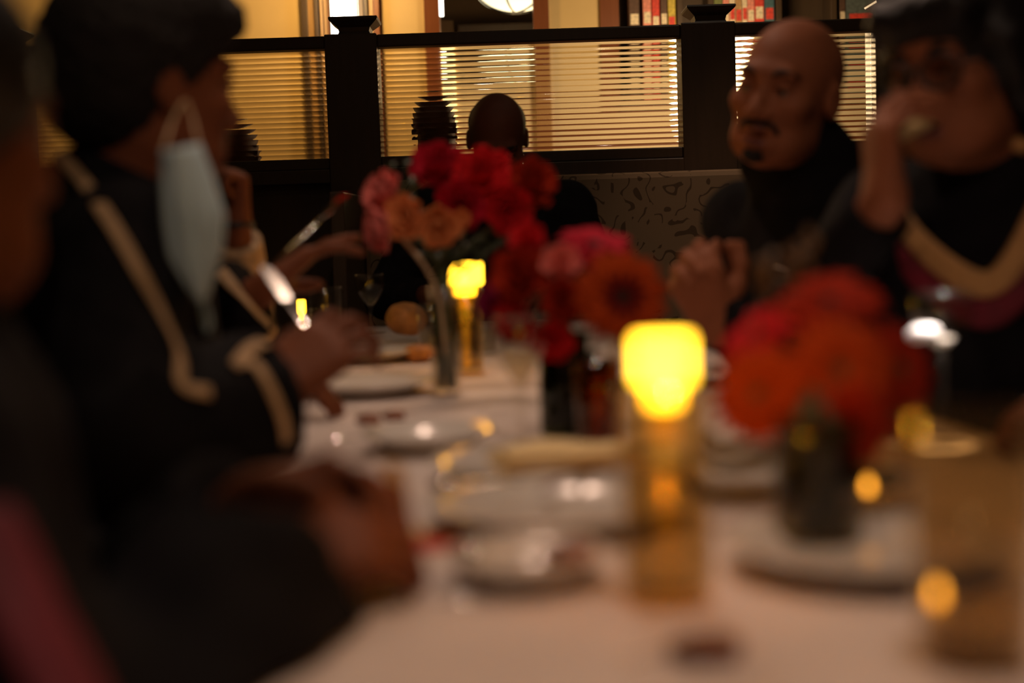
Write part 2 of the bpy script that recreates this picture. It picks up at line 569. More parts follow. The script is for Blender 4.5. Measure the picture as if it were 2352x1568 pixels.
def surface_nets(Fd, lo, v):
    s = Fd < 0
    c = [s[i:s.shape[0] - 1 + i, j:s.shape[1] - 1 + j, k:s.shape[2] - 1 + k] for i in (0, 1) for j in (0, 1) for k in (0, 1)]
    tot = sum(x.astype(np.int8) for x in c)
    act = np.argwhere((tot > 0) & (tot < 8))
    idx = np.full(tot.shape, -1, np.int32)
    idx[act[:, 0], act[:, 1], act[:, 2]] = np.arange(len(act))
    corner = [(i, j, k) for i in (0, 1) for j in (0, 1) for k in (0, 1)]
    val = {cn: Fd[act[:, 0] + cn[0], act[:, 1] + cn[1], act[:, 2] + cn[2]] for cn in corner}
    acc = np.zeros((len(act), 3), np.float64)
    cnt = np.zeros(len(act))
    for c0 in corner:
        for axis in range(3):
            if c0[axis]:
                continue
            c1 = list(c0); c1[axis] = 1; c1 = tuple(c1)
            a, b = val[c0], val[c1]
            m = (a < 0) != (b < 0)
            t = np.where(m, a / np.where(m, a - b, 1), 0)
            p = np.tile(np.array(c0, float), (len(act), 1))
            p[:, axis] += t
            acc[m] += p[m]
            cnt[m] += 1
    V = lo + v * (act + acc / cnt[:, None])
    quads = []
    for axis in range(3):
        sl0 = [slice(None)] * 3; sl1 = [slice(None)] * 3
        sl0[axis] = slice(0, -1); sl1[axis] = slice(1, None)
        e = np.argwhere(s[tuple(sl0)] != s[tuple(sl1)])
        o1, o2 = [(1, 2), (2, 0), (0, 1)][axis]
        ok = (e[:, o1] > 0) & (e[:, o2] > 0) & (e[:, o1] < idx.shape[o1]) & (e[:, o2] < idx.shape[o2])
        e = e[ok]
        flip = s[tuple(e.T)]
        q = []
        for d1, d2 in ((-1, -1), (0, -1), (0, 0), (-1, 0)):
            w = e.copy()
            w[:, o1] += d1
            w[:, o2] += d2
            q.append(idx[tuple(w.T)])
        q = np.stack(q, 1)
        q[~flip] = q[~flip][:, ::-1]
        quads.append(q)
    Q = np.concatenate(quads)
    return V, Q[(Q >= 0).all(1)]


def field_obj(name, F, material, parent, noise=None):
    V, Q = F.mesh(noise)
    off = np.array(root_loc(parent))
    me = D.meshes.new(name)
    me.vertices.add(len(V))
    me.vertices.foreach_set('co', (V - off).astype(np.float32).ravel())
    me.loops.add(Q.size)
    me.loops.foreach_set('vertex_index', Q.astype(np.int32).ravel())
    me.polygons.add(len(Q))
    me.polygons.foreach_set('loop_start', np.arange(0, Q.size, 4, dtype=np.int32))
    me.polygons.foreach_set('loop_total', np.full(len(Q), 4, np.int32))
    me.update(calc_edges=True)
    me.validate()
    return link_mesh(name, me, parent, material)


# ------------------------------------------------------------------ people
def rot_towards(v, axis, ang):
    return Matrix.Rotation(ang, 3, axis) @ v


def head_ops(F, c, R, s=1.0, open_mouth=0.0, ears=True):
    """R columns: right, forward, up"""
    P = lambda x, y, z: c + R @ Vector((x, y, z)) * s
    E = lambda x, y, z, r, k=0.02, neg=False: F.ell(P(x, y, z), [q * s for q in r], R, k, neg)
    E(0, -0.016, 0.036, (0.076, 0.098, 0.084))
    E(0, 0.022, -0.030, (0.064, 0.070, 0.086), 0.03)
    E(0, 0.058, -0.094, (0.034, 0.026, 0.024), 0.03)
    for q in (-1, 1):
        E(q * 0.042, 0.030, -0.078, (0.022, 0.040, 0.026), 0.03)
        E(q * 0.044, 0.060, -0.018, (0.022, 0.022, 0.018), 0.025)
    F.cap(P(-0.036, 0.079, 0.028), P(0.036, 0.079, 0.028), 0.012 * s, None, 0.02)
    for q in (-1, 1):
        E(q * 0.031, 0.098, 0.006, (0.019, 0.020, 0.013), 0.016, True)
        E(q * 0.031, 0.073, 0.004, (0.0135, 0.0135, 0.0125), 0.004)
    F.cap(P(0, 0.083, 0.012), P(0, 0.106, -0.030), 0.008 * s, 0.0125 * s, 0.012)
    for q in (-1, 1):
        E(q * 0.014, 0.094, -0.035, (0.010, 0.011, 0.008), 0.008)
    F.cap(P(-0.021, 0.083, -0.058 + open_mouth * .5), P(0.021, 0.083, -0.058 + open_mouth * .5), 0.0075 * s, None, 0.010)
    F.cap(P(-0.018, 0.082, -0.074 - open_mouth), P(0.018, 0.082, -0.074 - open_mouth), 0.008 * s, None, 0.010)
    E(0, 0.094, -0.066 - open_mouth * .3, (0.022, 0.016, 0.0035 + open_mouth), 0.004, True)
    if ears:
        for q in (-1, 1):
            E(q * 0.078, -0.012, -0.004, (0.010, 0.019, 0.031), 0.008)
            E(q * 0.087, -0.008, 0.0, (0.006, 0.010, 0.018), 0.006, True)
    return P


def hand_ops(F, w, d, n, side, curl=(0.5, 0.7, 0.5), spread=0.0, s=1.0, thumb=0.35):
    """w wrist, d finger direction, n the way the palm faces, side +1 right hand / -1 left hand"""
    d = Vector(d).normalized()
    n = Vector(n)
    n = (n - d * n.dot(d)).normalized()
    t = d.cross(n) * side
    xs = (0.032, 0.0105, -0.0105, -0.030)
    kn = (0.086, 0.091, 0.087, 0.079)
    ph = ((0.043, 0.026, 0.021), (0.047, 0.030, 0.022), (0.043, 0.028, 0.021), (0.034, 0.021, 0.019))
    rr = (0.0098, 0.0102, 0.0096, 0.0085)
    for i in range(4):
        a = w + (d * 0.012 + t * xs[i] * 0.6) * s
        b = w + (d * kn[i] + t * xs[i]) * s
        F.cap(a, b, 0.0155 * s, 0.0125 * s, 0.016)
        dd = rot_towards(d, n, -side * spread * (1.5 - i)) if spread else d.copy()
        ax = dd.cross(n)
        p = b
        ci = curl[i] if isinstance(curl[0], (tuple, list)) else curl
        for j in range(3):
            dd = rot_towards(dd, ax, ci[j])
            q = p + dd * ph[i][j] * s
            F.cap(p, q, rr[i] * s * (1 - 0.1 * j), rr[i] * s * (0.9 - 0.1 * j), 0.004)
            p = q
    p = w + (d * 0.022 + t * 0.022) * s
    dd = (t * 0.62 + d * 0.7 + n * thumb).normalized()
    for L, r0, r1 in ((0.044, 0.017, 0.0125), (0.034, 0.0125, 0.011), (0.026, 0.011, 0.009)):
        q = p + dd * L * s
        F.cap(p, q, r0 * s, r1 * s, 0.010)
        p = q
        dd = (dd + d * 0.28 + n * thumb * 0.5 - t * 0.12).normalized()
    return


def elbow(a, b, l1, l2, pole):
    d = b - a
    L = min(max(d.length, 0.08), (l1 + l2) * 0.995)
    u = d.normalized()
    x = (l1 * l1 - l2 * l2 + L * L) / (2 * L)
    h = math.sqrt(max(l1 * l1 - x * x, 0))
    p = Vector(pole)
    p = (p - u * p.dot(u)).normalized()
    return a + u * x + p * h


PEOPLE = {}


def person(key, label, head, fwd, neck, face, skin, gown, hands, tilt=0.0, hs=1.0, open_mouth=0.0, vox=0.0052, sleeve=(0.060, 0.085), legs=True,
           collar=False, hood=None, poles=None, left_cuff=1.0, width=0.175, seat_z=0.47, bell=0.93, sleeve_mat=None):
    """head/neck world points; fwd = way the face looks; face = way the chest points; hands = [(side, wrist, dir, palm normal, curl, spread)]"""
    root = empty('person', (neck.x, neck.y, 0), label, 'person', 'diners at the long table' if key in 'ABCDEF' else None)
    R = frame_to(fwd)
    R = R @ Matrix.Rotation(tilt, 3, 'Y')
    tf = Vector((face[0], face[1], 0)).normalized()
    tr = tf.cross(Vector((0, 0, 1)))
    Rt = frame_to(tf)
    F = Field(vox)
    G = Field(0.0085)
    P = head_ops(F, head, R, hs, open_mouth)
    up = Vector((0, 0, 1))
    skull_base = head + R @ Vector((0, -0.022, -0.062)) * hs
    F.cap(skull_base, neck - up * 0.02, 0.056 * hs, 0.062, 0.03)
    sh = {q: neck + tr * (width * q) - up * 0.062 for q in (1, -1)}
    hip = Vector((neck.x, neck.y, seat_z + 0.10)) - tf * 0.02
    chest = neck.lerp(hip, 0.36) + tf * 0.005
    belly = neck.lerp(hip, 0.72) + tf * 0.015
    hh = (neck - hip).length
    F.cap(sh[1], sh[-1], 0.050, None, 0.05)
    F.ell(chest, (0.150, 0.098, hh * 0.40), Rt, 0.05)
    F.ell(belly, (0.145, 0.105, hh * 0.38), Rt, 0.05)
    G.cap(sh[1], sh[-1], 0.068, None, 0.06)
    G.cap(neck - up * 0.05, neck + up * 0.005, 0.088, 0.070, 0.05)
    G.ell(chest, (0.175, 0.122, hh * 0.42), Rt, 0.06)
    G.ell(belly, (0.178, 0.132, hh * 0.44), Rt, 0.06)
    if collar:
        G.cap(neck + up * 0.01, neck.lerp(skull_base, 0.72), 0.080, 0.074, 0.03)
    if hood:
        G.ell(head + R @ Vector(hood[0]) * hs, hood[1], R, 0.04)
    TG = Field(0.012); TG.ops = list(G.ops)
    arms = {}
    for side, wr, hd, hn, curl, spread in hands:
        wr = Vector(wr)
        e = elbow(sh[side], wr, 0.285, 0.265, Vector(poles[side]) if poles and side in poles else (tr * side * 0.75 - up * 0.9 - tf * 0.15))
        arms[side] = (sh[side], e, wr)
        F.cap(sh[side], e, 0.047, 0.038, 0.03)
        F.cap(e, wr, 0.039, 0.026, 0.03)
        hand_ops(F, wr, hd, hn, side, curl, spread, hs)
        G.cap(sh[side], e, 0.066, sleeve[0] + 0.008, 0.05)
        if sleeve_mat is None or side == 1:
            G.cap(e, e.lerp(wr, bell), sleeve[0], sleeve[1] * (1 if side == 1 else left_cuff), 0.03, cut=True)
    # lap
    knee = {}
    for q in (1, -1):
        a = hip + tr * 0.085 * q - up * 0.02
        b = Vector((hip.x, hip.y, seat_z + 0.035)) + tf * 0.44 + tr * 0.10 * q
        knee[q] = b
        G.cap(a, b, 0.095, 0.078, 0.06)
        F.cap(a, b, 0.075, 0.058, 0.04)
        F.cap(b, Vector((b.x, b.y, 0.09)) + tf * 0.02, 0.052, 0.036, 0.03)
    if key in 'ABCDEF':
        F.carve_table(); G.carve_table()
    body = field_obj('body', F, skin, root)
    rb = field_obj('gown', G, gown, root, noise=(0.004, 46.0))
    T = Field(0.011)
    for q in (1, -1):
        b = knee[q]
        foot = Vector((b.x, b.y, 0.06)) + tf * 0.02
        T.cap(b, foot, 0.072, 0.056, 0.02)
    field_obj('trousers', T, M['trousers'], root)
    for q in (1, -1):
        b = knee[q]
        fo = Field(0.008)
        a = Vector((b.x, b.y, 0.045))
        fo.ell(a + tf * 0.06, (0.046, 0.130, 0.043), Rt)
        fo.cap(a, a + up * 0.06, 0.044, 0.046, 0.02)
        field_obj('shoe', fo, M['black_plastic'], root)
    if sleeve_mat is not None:
        s_, e_, w_ = arms[-1]
        fs = Field(0.006)
        fs.cap(e_, e_.lerp(w_, 0.90), 0.056, 0.044, 0.01, cut=True)
        tag(field_obj('shirt_sleeve', fs, sleeve_mat, root), 'beige shirt sleeve')
    # eyes and brows
    for q in (-1, 1):
        vs, fs = ico(P(q * 0.031, 0.0728, 0.004), 0.0138 * hs, 2)
        ey = mesh_obj('eye', vs, fs, M['eye_white'], root)
        vs, fs = ico(P(q * 0.031, 0.0812, 0.003), 0.0066 * hs, 2)
        mesh_obj('iris', vs, fs, M['iris'], ey)
        pts = [P(q * x, y, z) for x, y, z in ((0.018, 0.0835, 0.010), (0.025, 0.0875, 0.0125), (0.033, 0.0880, 0.0125), (0.041, 0.084, 0.010), (0.045, 0.078, 0.006))]
        tube_obj('eyelid', spline(pts, 9), [0.002, 0.0045, 0.0055, 0.0058, 0.0058, 0.0058, 0.0055, 0.0045, 0.002], skin, root, 6)
        pts = [P(q * x, y, z) for x, y, z in ((0.014, 0.092, 0.026), (0.028, 0.091, 0.033), (0.042, 0.083, 0.032), (0.052, 0.070, 0.026))]
        tube_obj('eyebrow', spline(pts, 9), [0.002, 0.004, 0.005, 0.005, 0.005, 0.0045, 0.004, 0.003, 0.0015], M['hair'], root, 6)
    for z, dz in ((-0.058 + open_mouth * .5, 0), (-0.074 - open_mouth, 0)):
        pts = [P(x, 0.0835 + (0.006 if abs(x) < 0.01 else (0.003 if abs(x) < 0.018 else -0.004)), z) for x in (-0.026, -0.016, -0.006, 0.006, 0.016, 0.026)]
        tube_obj('lip', spline(pts, 11), [0.002, 0.004, 0.0055, 0.006, 0.006, 0.006, 0.006, 0.006, 0.0055, 0.004, 0.002], M['lip'], root, 6)
    bv = {}
    for nm, ob in (('gown', rb), ('body', body)):
        off = root_loc(root)
        bv[nm] = BVHTree.FromPolygons([v.co + off for v in ob.data.vertices], [tuple(p.vertices) for p in ob.data.polygons])
    tv, tq = TG.mesh()
    bv['torso'] = BVHTree.FromPolygons([Vector(v) for v in tv], [tuple(int(i) for i in q) for q in tq])
    PEOPLE[key] = dict(root=root, P=P, R=R, arms=arms, bvh=bv, head=head, neck=neck, tf=tf, tr=tr, sh=sh, hip=hip, hs=hs)
    # chair
    return PEOPLE[key]


def ico(c, r, sub=2):
    bm = bmesh.new()
    bmesh.ops.create_icosphere(bm, subdivisions=sub, radius=r)
    vs = [Vector(c) + v.co for v in bm.verts]
    fs = [tuple(v.index for v in f.verts) for f in bm.faces]
    bm.free()
    return vs, fs


def surf(pp, px, py, which='gown', lift=0.004, Y=None):
    """point of a person's gown seen at this spot of the photo, with the surface normal"""
    d = ray(px, py).normalized()
    loc, nor, _, _ = pp['bvh'][which].ray_cast(CAM, d)
    if loc is None:
        p = at(px, py, Y or pp['neck'].y)
        loc, nor, _, _ = pp['bvh'][which].find_nearest(p)
    return loc + nor * lift, nor


def band(name, pp, pix, width, mat_, which='gown', thick=0.12, n=None, lift=0.004, label=None):
    pts, nrm = [], []
    n = n or len(pix) * 6
    fine = spline([Vector((x, y, 0)) for x, y in pix], n)
    for q in fine:
        p, m = surf(pp, q.x, q.y, which, lift)
        pts.append(p); nrm.append(m)
    for _ in range(2):
        pts = [pts[0]] + [(pts[i - 1] + pts[i] * 2 + pts[i + 1]) / 4 for i in range(1, n - 1)] + [pts[-1]]
        nrm = [nrm[0]] + [(nrm[i - 1] + nrm[i] * 2 + nrm[i + 1]).normalized() for i in range(1, n - 1)] + [nrm[-1]]
    o = tube_obj(name, pts, width, mat_, pp['root'], 8, thick, nrm)
    if label: o['label'] = label
    return o


def hair_obj(pp, mat_, blobs, noise=(0.003, 260.0), vox=0.006, cut=None, name='hair'):
    F = Field(vox)
    for b in blobs:
        if b[0] == 'e':
            F.ell(pp['P'](*b[1]), [q * pp['hs'] for q in b[2]], pp['R'], b[3] if len(b) > 3 else 0.02)
        elif b[0] == 'c':
            F.cap(pp['P'](*b[1]), pp['P'](*b[2]), b[3] * pp['hs'], b[4] * pp['hs'], 0.02)
        elif b[0] == 'n':
            F.ell(pp['P'](*b[1]), [q * pp['hs'] for q in b[2]], pp['R'], 0.012, True)
    return field_obj(name, F, mat_, pp['root'], noise)


# ------------------------------------------------------------------ room shell
YW = 5.0
floor = box_obj('floor', (-4.2, -1.6, -0.06), (4.6, 10.5, 0.0), M['carpet'], None, 0); tag(floor, kind='structure')
ceil = box_obj('ceiling', (-4.2, -1.6, 2.95), (4.6, 10.5, 3.05), M['ceiling'], None, 0); tag(ceil, kind='structure')
tag(box_obj('wall_left', (-4.3, -1.6, 0), (-4.2, 10.5, 2.95), M['side_wall'], None, 0), kind='structure')
tag(box_obj('wall_right', (4.6, -1.6, 0), (4.7, 10.5, 2.95), M['side_wall'], None, 0), kind='structure')
tag(box_obj('wall_front', (-4.2, -1.7, 0), (4.6, -1.6, 2.95), M['side_wall'], None, 0), kind='structure')

# partition between the booths: posts with flared caps, rails, panels and ribbed glass
part = empty('wall_back', (0, YW, 0), kind='structure')
POSTS = [(-1.850, -1.670), (-0.615, -0.434), (0.619, 0.807), (1.292, 1.440), (3.0, 3.18), (-3.2, -3.02)]
for x0, x1 in POSTS:
    p = box_obj('post', (x0, YW - 0.015, 0), (x1, YW + 0.135, 1.712), M['dark_wood'], part, 0.004)
    cx = (x0 + x1) / 2 + 0.012
    bm = bmesh.new()
    ring = []
    cy = YW + 0.06
    for z, w in ((1.712, 0.056), (1.722, 0.052), (1.736, 0.056), (1.758, 0.082), (1.764, 0.085), (1.770, 0.083)):
        ring.append([bm.verts.new((cx + sx * w, cy + sy * w, z)) for sx, sy in ((-1, -1), (1, -1), (1, 1), (-1, 1))])
    for a, b in zip(ring, ring[1:]):
        for i in range(4):
            bm.faces.new((a[i], a[(i + 1) % 4], b[(i + 1) % 4], b[i]))
    bm.faces.new(ring[0][::-1]); bm.faces.new(ring[-1])
    bm_obj('cap', bm, M['dark_wood'], p)
xs = sorted(POSTS)
for (a0, a1), (b0, b1) in zip(xs, xs[1:]):
    box_obj('top_rail', (a1 - 0.001, YW + 0.0, 1.665), (b0 + 0.001, YW + 0.12, 1.709), M['dark_wood'], part, 0.006)
    box_obj('sill_rail', (a1 - 0.001, YW + 0.0, 1.250), (b0 + 0.001, YW + 0.12, 1.288), M['dark_wood'], part, 0.004)
    box_obj('apron', (a1 - 0.001, YW - 0.022, 1.200), (b0 + 0.001, YW + 0.12, 1.249), M['dark_wood'], part, 0.004)
    bm = bmesh.new()
    box(bm, (a1 - 0.001, YW + 0.02, 0.0), (b0 + 0.001, YW + 0.10, 1.199))
    bm_obj('lower_panel', bm, M['dark_wood'], part)
# right-hand side beyond the last post is solid wood
box_obj('wood_panel', (1.441, YW + 0.02, 1.289), (2.999, YW + 0.10, 1.664), M['dark_wood'], part, 0.003)
box_obj('wood_panel', (-3.019, YW + 0.02, 1.289), (-1.851, YW + 0.10, 1.664), M['dark_wood'], part, 0.003)

PITCH_R = 0.01880
NR = 20
for wi, (x0, x1) in enumerate(((-1.670, -0.615), (-0.434, 0.619), (0.807, 1.292))):
    w = empty('window_%d' % (wi + 1), (0, YW, 0), kind='structure')
    rib = None
    for i in range(NR):
        z0 = 1.2885 + i * PITCH_R
        if rib is None:
            h = PITCH_R - 0.0002
            prof = [(0.0, 0.0), (0.0, h)]
            for k in range(9):
                u = 1 - k / 8
                prof.append((-0.0008 - 0.0014 * (1 - (2 * u - 1) ** 2), u * h))
            n_ = len(prof)
            vs = [(x0 + 0.0005, YW + 0.055 + y, z) for y, z in prof] + [(x1 - 0.0005, YW + 0.055 + y, z) for y, z in prof]
            fs = [tuple(range(n_)), tuple(range(2 * n_ - 1, n_ - 1, -1))] + [(j, j + n_, (j + 1) % n_ + n_, (j + 1) % n_) for j in range(n_)]
            bm = bmesh.new()
            bv = [bm.verts.new(v) for v in vs]
            for f in fs: bm.faces.new([bv[q] for q in f])
            rib = bm_obj('glass_rib', bm, M['glass_ribs'], w)
            for pl in rib.data.polygons:
                pl.use_smooth = False
            rib.location.z = z0
        else:
            r2 = rib.copy(); COL.objects.link(r2); r2.location.z = z0

# banquette with scroll-patterned back, in front of the partition
bq = empty('banquette', (0.0, 4.7, 0), 'banquette bench with scroll-patterned tan back against the wooden partition', 'bench')
bm = bmesh.new(); box(bm, (-0.486, 4.80, 0.46), (1.90, 4.975, 1.198), None, 0.02)
bm_obj('back', bm, M['fabric'], bq)
bm = bmesh.new(); box(bm, (-0.486, 4.28, 0.36), (1.90, 4.799, 0.459), None, 0.03)
bm_obj('seat', bm, M['chair_seat'], bq)
box_obj('base', (-0.486, 4.34, 0.0), (1.90, 4.79, 0.359), M['dark_wood'], bq, 0.004)
box_obj('end_panel', (-0.530, 4.26, 0.0), (-0.487, 4.975, 1.15), M['dark_wood'], bq, 0.004)

# ------------------------------------------------------------------ the next dining room, seen over and through the partition
YF = 8.0
fw = empty('wall_far', (0, YF, 0), kind='structure')
def fwbox(name, x0, x1, z0, z1, m, y0=YF, y1=YF + 0.12, bev=0.0):
    return box_obj(name, (x0, y0, z0), (x1, y1, z1), m, fw, bev)
fwbox('wall_panel', -4.2, -1.10, 2.08, 2.95, M['cream_wall'])
fwbox('wall_panel', -4.2, -1.10, 0, 2.08, M['cream_wall_dim'])
fwbox('wall_panel', -0.66, -0.425, 2.08, 2.95, M['cream_wall'])
fwbox('wall_panel', -0.66, -0.425, 0, 2.08, M['cream_wall_dim'])
fwbox('wall_panel', -1.10, -0.66, 0, 2.95, M['tan_wood'], YF + 0.02)
fwbox('jamb', -0.425, -0.342, 0, 2.95, M['red_wood'], YF - 0.03, YF + 0.14)
fwbox('jamb', 0.178, 0.263, 2.05, 2.95, M['red_wood'], YF - 0.03, YF + 0.14)
fwbox('jamb', 0.178, 0.263, 1.42, 2.05, M['tan_wood'], YF - 0.02, YF + 0.14)
fwbox('wall_panel', 0.263, 0.547, 2.08, 2.95, M['cream_wall'])
fwbox('wall_panel', 0.263, 0.547, 1.42, 2.08, M['cream_low'])
fwbox('wainscot', -0.342, 4.6, 0, 1.42, M['red_wood'], YF - 0.02)
fwbox('jamb', 0.547, 0.650, 1.98, 2.95, M['red_wood'], YF - 0.03, YF + 0.14)
fwbox('wall_panel', 0.547, 4.6, 1.42, 1.98, M['cream_low'], YF, YF + 0.12)
fwbox('wall_panel', -0.342, 0.178, 1.42, 2.08, M['cream_low'], YF + 0.02)
# pilaster slats beside the lantern
for x0, x1, mm, dep in ((-1.100, -1.068, 'dark_wood', 0.05), (-1.068, -1.028, 'tan_wood', 0.02), (-1.028, -1.008, 'dark_wood', 0.05),
                        (-1.000, -0.985, 'tan_wood', 0.03), (-0.979, -0.955, 'tan_wood', 0.03), (-0.953, -0.940, 'red_wood', 0.05),
                        (-0.790, -0.762, 'tan_wood', 0.03), (-0.757, -0.735, 'dark_wood', 0.05), (-0.730, -0.705, 'tan_wood', 0.03),
                        (-0.700, -0.672, 'red_wood', 0.05)):
    box_obj('pilaster_strip', (x0, YF - dep, 0.6), (x1, YF + 0.019, 2.95), M[mm], fw, 0.002)
# room behind the opening
tag(box_obj('wall_rear', (-2.0, 10.3, 0), (2.6, 10.4, 2.95), M['side_wall'], None, 0), kind='structure')
for i in range(7):
    tag(box_obj('trim_%d' % (i + 1), (-1.2, 8.9 + i * 0.18, 2.70), (1.0, 8.95 + i * 0.18, 2.76), M['tan_wood'], None, 0.003), kind='structure')
bb = empty('bar_cabinet', (0.0, 10.0, 0), 'dark cabinet with pale frame standing beyond the doorway', 'cabinet')
box_obj('body', (-0.30, 9.9, 0), (0.75, 10.25, 2.42), M['dark_wood'], bb, 0.005)
box_obj('frame', (-0.62, 9.88, 0), (-0.33, 9.90, 2.45), M['side_wall'], bb, 0.003)
box_obj('door', (-0.59, 9.86, 0.1), (-0.40, 9.879, 2.32), M['tan_wood'], bb, 0.003)
# lantern on the far wall
ln = empty('wall_lantern', (-0.876, YF - 0.12, 2.1), 'white glowing lantern with black bars on the far wall', 'lamp')
bm = bmesh.new(); box(bm, (-0.925, YF - 0.16, 2.085), (-0.785, YF - 0.055, 2.62), None, 0.002)
bm_obj('shade', bm, M['lamp_white'], ln)
for x in (-0.929, -0.915, -0.850, -0.781):
    box_obj('bar', (x - 0.004, YF - 0.168, 2.09), (x + 0.004, YF - 0.161, 2.63), M['dark_metal'], ln, 0)
box_obj('base', (-0.94, YF - 0.172, 2.060), (-0.77, YF - 0.03, 2.084), M['dark_metal'], ln, 0.002)
box_obj('top', (-0.94, YF - 0.172, 2.621), (-0.77, YF - 0.03, 2.66), M['dark_metal'], ln, 0.002)
box_obj('back_plate', (-0.91, YF - 0.054, 2.08), (-0.80, YF - 0.052, 2.64), M['dark_metal'], ln, 0)
# small light strip beside the doorway
gl = empty('light_strip', (-0.335, YF + 0.02, 2.25), 'narrow white light strip on the doorway jamb', 'lamp')
box_obj('tube', (-0.341, YF - 0.02, 2.20), (-0.318, YF + 0.0, 2.60), M['lamp_white'], gl, 0.003)
box_obj('lower_tube', (-0.338, YF - 0.03, 1.74), (-0.265, YF + 0.0, 2.07), M['lamp_soft'], gl, 0.02)
# pendant bowl
pc = Vector((0.085, 8.55, 2.292))
pl = empty('pendant_lamp', pc, 'cream glass bowl pendant with dark straps hanging beyond the partition', 'lamp')
prof = [(0.0, 0.0)] + [(0.24 * math.sin(a), 0.15 * (1 - math.cos(a))) for a in [math.pi / 2 * k / 14 for k in range(1, 15)]]
lathe_obj('bowl', prof + [(0.228, 0.155), (0.0, 0.152)], M['lamp_bowl'], pl, Matrix.Translation(pc), 48)
for k in range(6):
    a = math.pi * 2 * k / 6 + 0.25
    pts = [pc + Vector((0.243 * math.sin(t) * math.cos(a), 0.243 * math.sin(t) * math.sin(a), 0.15 - 0.154 * math.cos(t))) for t in [math.pi / 2 * q / 10 for q in range(11)]]
    tube_obj('strap', pts, 0.006, M['dark_metal'], pl, 6)
tube_obj('rod', [pc + Vector((0, 0, 0.18)), Vector((pc.x, pc.y, 2.95))], 0.008, M['dark_metal'], pl, 8)
# display shelves with books and bottles above the pale wall
sv = empty('display_shelf', (1.9, YF + 0.1, 1.98), 'dark wooden display shelf of books on the far wall', 'shelf')
box_obj('board', (0.651, YF - 0.16, 1.981), (3.2, YF + 0.12, 2.02), M['dark_wood'], sv, 0.003)
box_obj('back', (0.651, YF + 0.10, 2.021), (3.2, YF + 0.12, 2.95), M['dark_wood'], sv, 0)
for x in (0.96, 1.13, 1.50, 1.80, 2.32, 3.16):
    box_obj('divider', (x, YF - 0.13, 2.021), (x + 0.03, YF + 0.099, 2.95), M['dark_wood'], sv, 0.002)
books = [(0.70, 0.055, 0.34, 'brown'), (0.775, 0.045, 0.36, 'pink'), (0.825, 0.04, 0.30, 'red'), (0.872, 0.035, 0.33, 'brown'), (0.912, 0.040, 0.29, 'yellow'),
         (1.165, 0.045, 0.36, 'green'), (1.213, 0.032, 0.33, 'pink'), (1.248, 0.030, 0.38, 'white'), (1.281, 0.034, 0.35, 'tan'), (1.318, 0.026, 0.37, 'white'),
         (1.347, 0.036, 0.34, 'pink'), (1.386, 0.050, 0.38, 'red'), (1.440, 0.052, 0.36, 'teal'),
         (1.85, 0.030, 0.28, 'brown'), (1.885, 0.17, 0.25, 'grey'), (2.062, 0.045, 0.30, 'tan'), (2.11, 0.030, 0.31, 'red'), (2.143, 0.028, 0.29, 'white'),
         (2.174, 0.026, 0.31, 'yellow'), (2.203, 0.030, 0.30, 'tan'), (2.236, 0.034, 0.31, 'red'), (2.273, 0.03, 0.28, 'pink')]
BN = {'brown': 'brown', 'pink': 'pink', 'red': 'bright red', 'yellow': 'mustard yellow', 'green': 'olive green', 'white': 'cream', 'tan': 'tan', 'teal': 'dark teal', 'grey': 'wide grey'}
NTH = ('first', 'second', 'third', 'fourth', 'fifth', 'sixth', 'seventh', 'eighth', 'ninth')
for i, (x, w_, h_, c) in enumerate(books):
    bay = 'first shelf bay beside the red jamb' if x < 1 else ('shelf bay above the second post' if x < 1.7 else 'shelf bay right of the bald man')
    b = empty('book', (x + w_ / 2, YF - 0.03, 2.021), '%s book, %s from the left in the %s' % (BN[c], NTH[i if x < 1 else (i - 5 if x < 1.7 else i - 13)], bay), 'book', 'books on the far display shelf')
    box_obj('cover', (x, YF - 0.115, 2.0212), (x + w_, YF + 0.06, 2.021 + h_), M['book_' + c], b, 0.002)
    box_obj('spine_band', (x + w_ * 0.1, YF - 0.1165, 2.021 + h_ * 0.25), (x + w_ * 0.9, YF - 0.1151, 2.021 + h_ * 0.42), M['book_white' if c in ('red', 'pink', 'brown') else 'book_red'], b, 0)

# ceiling downlights above the table, and fixtures for the added fill lamps
for i, (p, w_, a_) in enumerate(DOWN + [(ACCENT, 0, 0)]):
    nm = ('nearest to the camera', 'over the middle of the table', 'over the far end of the table', 'added to brighten the banquette', 'added behind the camera as front fill', 'added to whiten the froth by the woman in glasses')[i]
    d_ = empty('ceiling_downlight', (p[0], p[1], 2.95), 'small recessed ceiling downlight ' + nm, 'lamp')
    lathe_obj('trim_ring', [(0.045, 2.951), (0.045, 2.935), (0.062, 2.932), (0.066, 2.940), (0.066, 2.951)], M['dark_metal'], d_, Matrix.Translation((p[0], p[1], 0)), 24)
    lathe_obj('lens', [(0.0, 2.942), (0.044, 2.942), (0.044, 2.949), (0.0, 2.949)], M['downlight_glow'], d_, Matrix.Translation((p[0], p[1], 0)), 24)

